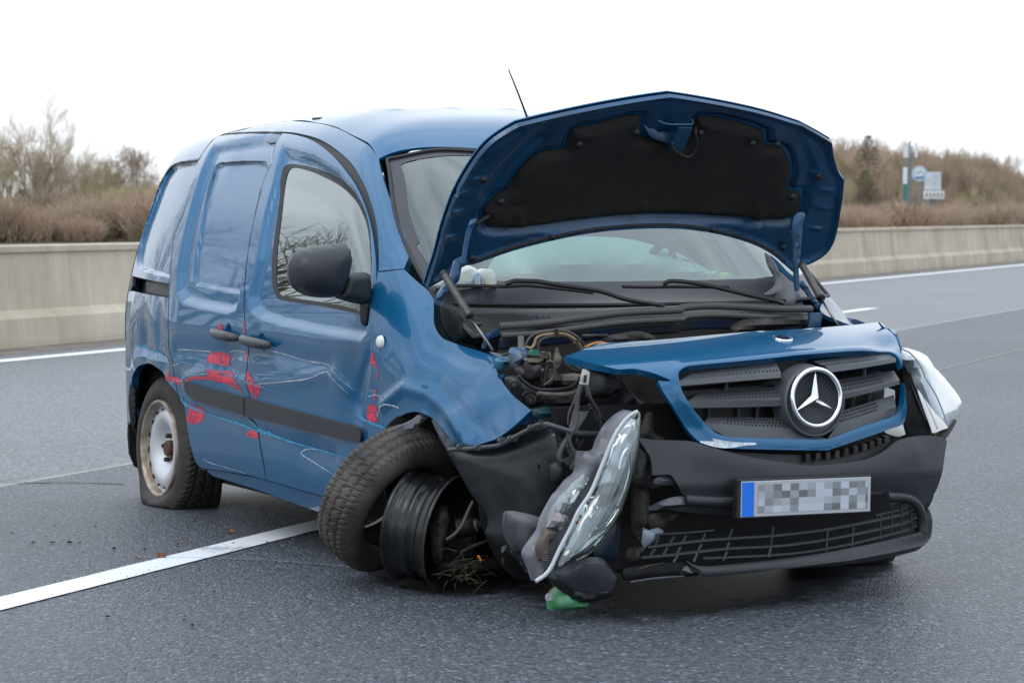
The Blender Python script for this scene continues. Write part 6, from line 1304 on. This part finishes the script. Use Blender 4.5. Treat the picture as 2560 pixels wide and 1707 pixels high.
PL_('broken_lens_end', 'L', [(440, 800), (480, 780), (560, 850), (640, 810), (660, 850), (560, 890), (430, 960), (400, 900)], 3.465, BLACK, par=LH, bulge=.004, wobble=.003)
RH = empty('headlight'); RH.parent = van; tag(RH, 'pushed out headlight with a clouded white lens at the far corner')
PL_('lamp_housing', 'R', [(1060, 560, 'c'), (1120, 575), (1160, 640), (1200, 800), (1300, 1060), (1400, 1320), (1395, 1430), (1250, 1480), (1090, 1420), (1080, 900)], 3.08, BLACK, par=RH, bulge=.015, wd=.03, thick=.05)
PL_('lens', 'R', [(1040, 345, 'c'), (1130, 345), (1272, 385, 'c'), (1340, 490), (1480, 640), (1640, 840), (1720, 1000), (1730, 1080), (1700, 1200), (1640, 1310, 'c'), (1540, 1360), (1425, 1396, 'c'), (1390, 1300), (1290, 1060), (1190, 800), (1150, 650), (1100, 560), (1040, 480)], 3.05, mat('clouded_headlight_lens', (.50, .55, .61), .16, coat=1., coat_rough=.05, var=.12, vscale=9), par=RH, bulge=.07, wd=.08, thick=.01, tilt=(-.85, -.40), ref=(.70, .78))
px_tube('lens_rim', 'R', [(1045, 350), (1150, 400), (1260, 520), (1320, 640), (1345, 720)], .003, mat('pale_rim', (.5, .52, .45), .4), RH, X=3.16)
px_tube('lens_rim', 'R', [(1150, 640), (1180, 760), (1240, 900), (1300, 1040), (1370, 1240), (1400, 1390)], .004, GRIME, RH, X=3.13)
PL_('lamp_inner', 'R', [(1245, 850), (1330, 960), (1440, 1110), (1560, 1240), (1625, 1310), (1540, 1345), (1430, 1380), (1395, 1290), (1310, 1060)], 3.125, mat('grey_lamp_inside', (.22, .24, .27), .2, coat=1.), par=RH, bulge=.002, thick=.002, tilt=(-.85, -.40), ref=(.70, .78))
px_tube('lens_ridge', 'R', [(1350, 725), (1450, 880), (1540, 1080), (1620, 1310)], .0025, mat('lens_ridge', (.4, .44, .5), .2), RH, X=3.2)
PL_('bulb_base', 'R', [(1450, 1395), (1540, 1370), (1640, 1320), (1700, 1215), (1722, 1240), (1660, 1360), (1600, 1440), (1540, 1475), (1490, 1450)], 3.02, mat('brown_grey_plastic', (.10, .085, .075), .5, bump=.2), par=RH, bulge=.02, wd=.02, thick=.03)
PL_('wing_tip', 'R', [(780, 30, 'c'), (850, 95), (950, 120), (1000, 190), (1035, 280), (1042, 380), (1025, 480, 'c'), (960, 430), (900, 330), (880, 220), (840, 120)], 3.18, PAINT, bulge=.03, wd=.04)
PL_('white_foam_block', 'R', [(940, 1310), (1060, 1250, 'c'), (1095, 1400, 'c'), (1010, 1425), (900, 1400), (840, 1360)], 3.3, WHITEP, bulge=.004)

# wipers
def blade(a, b, m_=BLACK): return MB().tube(list(spline([a, (a + b) / 2 + np.array([.006, 0, .002]), b], 5)), .006, 8, smooth=False)
w1 = empty('wiper'); w1.parent = van
px_tube('wiper_blade', 'M', [(325, 418), (700, 420), (1020, 428), (1350, 415), (1800, 460), (2250, 512)], .0055, RUBBER, w1, X=2.725)
px_tube('wiper_arm', 'M', [(1030, 395, 2.74), (1150, 352, 2.75), (1300, 352, 2.75), (1480, 358, 2.76), (1800, 410, 2.78), (2352, 492, 2.80), ('D', 1440, 688, 2.84), ('D', 1525, 702, 2.86)], .0075, BLACK, w1)
w2 = empty('wiper'); w2.parent = van
px_tube('wiper_blade', 'P', [(-300, 735), (0, 742), (350, 738), (950, 742)], .0055, RUBBER, w2, X=2.73)
px_tube('wiper_arm', 'P', [(185, 712, 2.74), (240, 675, 2.75), (330, 672, 2.75), (500, 688, 2.76), (800, 745, 2.78), (1200, 840, 2.80), (1500, 905, 2.78), (1590, 940, 2.76)], .0075, BLACK, w2)

# cabin
CAB = mat('cabin_grey_trim', (.10, .105, .11), .7); SEAT = mat('seat_cloth', (.045, .047, .055), .9, bump=.3, bscale=300)
MB().box((1.02, -.62, .35), (1.05, .62, 1.45)).build('cabin_bulkhead', CAB, van)
MB().tube([(2.32, -.62, .93), (2.36, 0, .955), (2.32, .62, .93)], .10, 14).build('dashboard', mat('dashboard_plastic', (.04, .075, .065), .75), van, smooth=True)
for y in (-.38, .38):
    s = empty('seat'); s.parent = van
    MB().box((1.45, y - .24, .55), (1.98, y + .24, .70)).build('seat_cushion', SEAT, s, bevel=.05)
    MB().box((-.07, -.23, 0), (.07, .23, .58), Matrix.Translation((1.42, y, .66)) @ Matrix.Rotation(R_(-14), 4, 'Y')).build('seat_backrest', SEAT, s, bevel=.05)
    MB().box((-.04, -.12, 0), (.04, .12, .16), Matrix.Translation((1.29, y, 1.25)) @ Matrix.Rotation(R_(-14), 4, 'Y')).build('headrest', SEAT, s, bevel=.03)
sw = atX('P', 372, 625, 2.22); Ms = Matrix.Translation(Vector(sw)) @ Matrix.Rotation(R_(25), 4, 'Y')
wheel_ = MB().lathe([(.165 + .014 * math.cos(t), .014 * math.sin(t)) for t in np.linspace(0, 2 * math.pi, 11)[:-1]], Ms, 40, True).build('steering_wheel', BLACK, van, smooth=True)
MB().lathe([(0, -.02), (.06, -.01), (.07, .0), (.0, .02)], Ms, 20).build('wheel_hub', BLACK, wheel_, smooth=True)
for a in (0, 120, 240): MB().tube([Ms @ Vector((0, .05 * math.cos(R_(a)), .05 * math.sin(R_(a)))), Ms @ Vector((0, .16 * math.cos(R_(a)), .16 * math.sin(R_(a))))], .012, 6).build('wheel_spoke', BLACK, wheel_, smooth=True)
DOME = mat('pale_reflection', (.62, .66, .68), .9, bump=.3, bscale=15)
plate('reflection_dome', 'D', [(1150, 640), (1170, 590), (1230, 560), (1330, 545), (1440, 548), (1540, 575), (1600, 605), (1650, 640), (1600, 660), (1200, 665)], 2.20, DOME, van, bulge=.10, wd=.14, thick=.1, step=.03)  # added pale dome, stands for the bright reflection in the windscreen
plate('pillar_light_trim', 'P', [(880, 190), (1300, 320), (1390, 560), (1360, 640), (960, 670), (940, 500)], 1.9, mat('far_trim_grey', (.35, .37, .38), .7), van, bulge=.0, step=.05)

# ------------------------------------------------------------ wheels
def wmat(center, axis):
    ax = Vector(axis).normalized(); up = Vector((0, 0, 1)); y = up.cross(ax).normalized(); z = ax.cross(y)
    return Matrix(((ax[0], y[0], z[0], center[0]), (ax[1], y[1], z[1], center[1]), (ax[2], y[2], z[2], center[2]), (0, 0, 0, 1)))
def tyre(name, M, m, par, R=.30, rin=.186, W=.19, zg=None, nseg=576, nt=26):
    """W wide tyre with a cut tread, axis local x, outer face towards +x"""
    h = W / 2; side = [(rin, h - .028), (rin + .012, h - .008), (rin + .035, h + .003), (rin + .065, h + .002), (R - .022, h - .010), (R - .010, h - .018)]
    tr = [(R - .004 - .006 * (abs(a) / (h - .02)) ** 4 + .004, a) for a in np.linspace(h - .022, -(h - .022), nt)]
    prof = side + tr + [(r, -a) for r, a in side[::-1]]; ns = len(side); v = np.zeros((len(prof), nseg, 3))
    th = np.arange(nseg) / nseg * 2 * math.pi
    for i, (r, a) in enumerate(prof):
        rr = np.full(nseg, r)
        if ns <= i < ns + nt:
            s = a / h; ph = (th / (2 * math.pi) * 72)
            lat = ((ph + 1.6 * abs(s) * np.sign(s) + .35 * np.sin(ph * math.pi) * (abs(s) < .5)) % 1) < .19
            lat &= (abs(s) > .30) | ((ph * 1 % 2) < 1)
            circ = (np.abs(np.abs(s) - .44 - .035 * np.sin(ph * 2 * math.pi)) < .055) | (np.abs(s - .03 * np.sin(ph * math.pi)) < .045)
            sip = ((ph * 3 + 2 * s) % 1) < .22
            rr = rr - .0080 * (lat | circ) - .0022 * (sip & ~(lat | circ))
        elif i in (ns - 1, ns + nt): rr = rr - .004 * (((th / (2 * math.pi) * 54 + (.9 if i < ns else -.9)) % 1) < .3)
        v[i, :, 0] = a; v[i, :, 1] = rr * np.cos(th); v[i, :, 2] = rr * np.sin(th)
    P = v.reshape(-1, 3); A = np.array(M); Wd = P @ A[:3, :3].T + A[:3, 3]
    if zg is not None:
        z = Wd[:, 2]; low = z < zg + .10; t = np.clip((zg + .10 - z) / .10, 0, 1.6); ax = A[:3, 0]; loc = P[:, 0]
        Wd += np.outer(np.sign(loc) * .030 * t ** 1.3 * np.clip(abs(loc) / h, 0, 1), ax)
        Wd[:, 2] = np.maximum(Wd[:, 2], zg + .004 + .002 * np.random.RandomState(1).rand(len(Wd)))
    f = []
    for i in range(len(prof) - 1):
        for k in range(nseg): f.append((i * nseg + k, i * nseg + (k + 1) % nseg, (i + 1) * nseg + (k + 1) % nseg, (i + 1) * nseg + k))
    o = mesh_obj(name, Wd, f, m, par, True)
    return o
rw = empty('rear_wheel'); rw.parent = van; tag(rw, 'flat rear tyre on a rusty silver steel rim')
cr = atY('S', 397, 1121, -.80); Mr_ = wmat(cr - np.array([0, -.095, 0]) * 1.0, (.02, -1, .03))
TW = Matrix.Translation((0, 0, 0))
tyre('tyre', Mr_, TYRE, rw, R=.295, zg=DROP)
Mf = wmat(cr, (.02, -1, .03))
rim = MB().lathe([(.198, -.012), (.198, .003), (.192, .007), (.186, .003), (.182, -.012), (.178, -.030)], Mf, 64).build('rim_edge', RUST, rw, smooth=True)
MB().lathe([(.179, -.030), (.172, -.034), (.166, -.030), (.152, -.020), (.138, -.015), (.118, -.017), (.092, -.034), (.076, -.050), (.062, -.056), (.034, -.056), (.030, -.050), (.026, -.040), (0, -.038)], Mf, 64).build('rim_disc', SILVER, rw, smooth=True)
for k in range(16):
    t = 2 * math.pi * k / 16 + .1; c = Vector((-.0245, .1585 * math.cos(t), .1585 * math.sin(t)))
    Mh_ = Mf @ Matrix.Translation(c) @ Matrix.Rotation(t, 4, 'X') @ Matrix.Rotation(R_(-38), 4, 'Z')
    MB().add([Mh_ @ Vector((.0035, .0085 * math.cos(q), .014 * math.sin(q))) for q in np.linspace(0, 2 * math.pi, 15)[:-1]], [tuple(range(14))]).build('rim_slot', DARK, rw)
MB().lathe([(.034, -.061), (.033, -.036), (.028, -.030), (0, -.030)], Mf, 24).build('wheel_hub', mat('rusty_hub', (.16, .05, .03), .7, .3, bump=.4, var=.5, vscale=40, var2=(.05, .04, .04)), rw, smooth=False)
for k in range(5):
    t = 2 * math.pi * k / 5 + .5; MB().lathe([(.011, -.062), (.011, -.040), (.009, -.034), (0, -.034)], Mf @ Matrix.Translation((0, .052 * math.cos(t), .052 * math.sin(t))), 6).build('wheel_bolt', GRIME, rw)
# far wheels
for X in (0.0, 2.66):
    w_ = empty('far_wheel'); w_.parent = van
    M_ = wmat((X, .70, .29 + (.0 if X else 0)), (0, 1, 0)); tyre('tyre', M_, TYRE, w_, R=.29, zg=DROP, nseg=96, nt=6)
    MB().lathe([(.19, .09), (.16, .05), (.08, .06), (0, .06)], M_, 32).build('rim', SILVER, w_, smooth=True)
# front near wheel: rim broken out of its tyre
fwh = empty('front_wheel'); fwh.parent = van; tag(fwh, 'broken off front wheel, the tyre torn from its black steel rim')
vd = ray('C', 800, 950); vd /= np.linalg.norm(vd); rt = np.array([cy_, sy_, 0.]); upv = np.cross(rt, vd); upv /= np.linalg.norm(upv)
def axdir(imx, imy, deg): d = (imx * rt + imy * upv); d /= np.linalg.norm(d); return math.cos(R_(deg)) * d - math.sin(R_(deg)) * vd
ra = axdir(.97, -.23, 25); lipc = atX('C', 880, 992, 2.68)
Mq = wmat(lipc, ra)
MB().lathe([(.183, .004), (.187, 0), (.184, -.008), (.172, -.014), (.170, -.026), (.172, -.034), (.164, -.040), (.158, -.052), (.158, -.064), (.168, -.072), (.171, -.080), (.164, -.088), (.163, -.108), (.170, -.116), (.170, -.124), (.166, -.132), (.182, -.142), (.186, -.150), (.180, -.156), (.160, -.16), (.150, -.12), (.0, -.11)], Mq, 72).build('rim', STEELB, fwh, smooth=True)
MB().lathe([(.183, .004), (.178, -.004), (.170, -.012), (.164, -.035), (.155, -.052), (.153, -.10), (.02, -.105)], Mq, 72).build('rim_inside', GRIME2, fwh, smooth=True)
MB().lathe([(.186, -.001), (.1885, .003), (.186, .007), (.181, .004)], Mq, 72).build('rim_edge', GRIME, fwh, smooth=True)
MB().lathe([(.125, -.09), (.125, -.075), (.05, -.07), (.05, -.03), (0, -.03)], Mq, 36).build('brake_disc', GRIME, fwh, smooth=False)
plate('steering_knuckle', 'C', [(790, 840), (850, 820), (870, 900), (860, 1000), (820, 1170), (770, 1180), (760, 1050), (750, 930)], 2.72, GRIME, fwh, bulge=.03, wd=.03, wobble=.006)
MB().tube([atX('C', 900, 960, 2.70), atX('C', 1000, 945, 2.72), atX('C', 1060, 940, 2.74)], [.036, .034, .020], 14).build('drive_shaft_boot', BLACK, van, smooth=True)
MB().tube([atX('C', 1030, 942, 2.74), atX('C', 1180, 915, 2.80)], .014, 10).build('drive_shaft', GRIME2, van, smooth=True)
MB().tube([atX('C', 1035, 945, 2.74), atX('C', 1050, 942, 2.745)], .021, 12).build('boot_clamp', ALU, van, smooth=True)
px_tube('brake_hose', 'C', [(1020, 790), (985, 860), (950, 940), (900, 1000), (850, 1035)], .006, HOSE, van, X=2.82)
px_tube('suspension_arm', 'C', [(940, 1115), (1030, 1070), (1120, 1040)], .006, GRIME, van, X=2.8)
px_tube('suspension_arm', 'C', [(780, 1190), (1000, 1200), (1220, 1180)], .02, GRIME2, van, X=2.7)
ta = axdir(.76, -.65, 31); tcn = atX('C', 572, 842, 2.50); tcen = tcn - ta * .066 + np.array([0, 0, .0])
ty = tyre('tyre', wmat(tcen, ta), mat('tyre_rubber_dusty', (.030, .028, .027), .66, bump=.3, bscale=120, var=.7, vscale=9, var2=(.11, .092, .076)), fwh, R=.252, W=.160, rin=.150)
# crushed soil and grass caught in the wheel
gr = MB(); r_ = random.Random(3)
for k in range(55):
    a = atX('C', r_.gauss(980, 90), r_.gauss(1210, 60), 2.84 + r_.uniform(-.05, .05)); d = np.array([r_.gauss(0, .02), r_.gauss(0, .03), r_.gauss(0, .02)])
    gr.tube([a, a + d * .6, a + d + np.array([0, 0, -.01])], [.0011, .0008, .0003], 3)
tag(gr.build('grass_caught_in_wheel', mat('dry_grass', (.07, .06, .03), .8), van), kind='stuff')
px_tube('orange_fragment', 'C', [(1050, 1135), (1060, 1150), (1068, 1165)], .004, MATS['orange_plastic'], van, X=2.9)
# rear wheel housing
plate('wheel_housing', 'U', [(120, 20), (500, 20), (700, 500), (760, 1100), (160, 1100), (100, 400)], -.40, DARK, van, bulge=0, thick=.02, step=.05)
MB().box((-.36, -.72, .35), (.5, -.66, .95)).build('wheel_housing', DARK, van)
plate('mud_flap', 'U', [(122, 160, 'c'), (160, 170), (190, 400), (180, 600), (165, 760, 'c'), (120, 650), (95, 450), (105, 280)], -.30, BLACK, van, bulge=.02, wd=.03, thick=.01)
# ------------------------------------------------------------ things lying in the cabin
bpy.context.view_layer.update()
VM = Matrix.Translation((VAN_X, VAN_Y, -DROP)) @ Matrix.Rotation(VAN_YAW, 4, 'Z')
PLUSH = mat('white_plush', (.72, .74, .70), .95, bump=.6, bscale=70, dist=.01)
pl = empty('plush_toy'); pl.matrix_world = VM; tag(pl, 'white plush toy bear with a striped scarf lying on the dashboard', 'plush toy')
plate('body', 'E', [(100, 290), (130, 240), (200, 215), (270, 150), (340, 135), (410, 165), (440, 215), (450, 330), (250, 335), (150, 320)], 2.50, PLUSH, pl, bulge=.035, wd=.05, thick=.05)
plate('head', 'E', [(440, 200), (480, 166), (530, 170), (560, 205), (568, 260), (560, 325), (500, 335), (450, 320), (432, 250)], 2.53, PLUSH, pl, bulge=.035, wd=.04, thick=.04)
plate('muzzle', 'E', [(485, 240), (510, 225), (530, 250), (535, 290), (505, 300), (485, 280)], 2.56, mat('cream_plush', (.62, .60, .48), .95), pl, bulge=.02, wd=.02, thick=.01)
plate('scarf', 'E', [(395, 230), (432, 195), (448, 260), (450, 300), (400, 300)], 2.54, mat('blue_stripes', (.30, .50, .72), .9), pl, bulge=.012, wd=.02, thick=.005)
for k in range(3): px_tube('scarf_stripe', 'E', [(405 + k * 14, 225 - k * 6), (408 + k * 14, 298)], .002, PLUSH, pl, X=2.555)
hv2 = empty('safety_vest'); hv2.matrix_world = VM; tag(hv2, 'folded yellow and green high visibility cloth on the dashboard behind the windscreen', 'safety vest')
YEL = mat('hi_vis_yellow', (.75, .80, .08), .5); plate('fold', 'P', [(850, 600), (880, 572), (940, 570), (1015, 610), (960, 630), (905, 660), (860, 645)], 2.42, YEL, hv2, bulge=.015, wd=.02)
plate('fold', 'P', [(700, 610), (740, 560), (815, 552), (790, 600), (740, 630), (700, 625)], 2.42, mat('hi_vis_green', (.40, .75, .45), .5), hv2, bulge=.015, wd=.02)
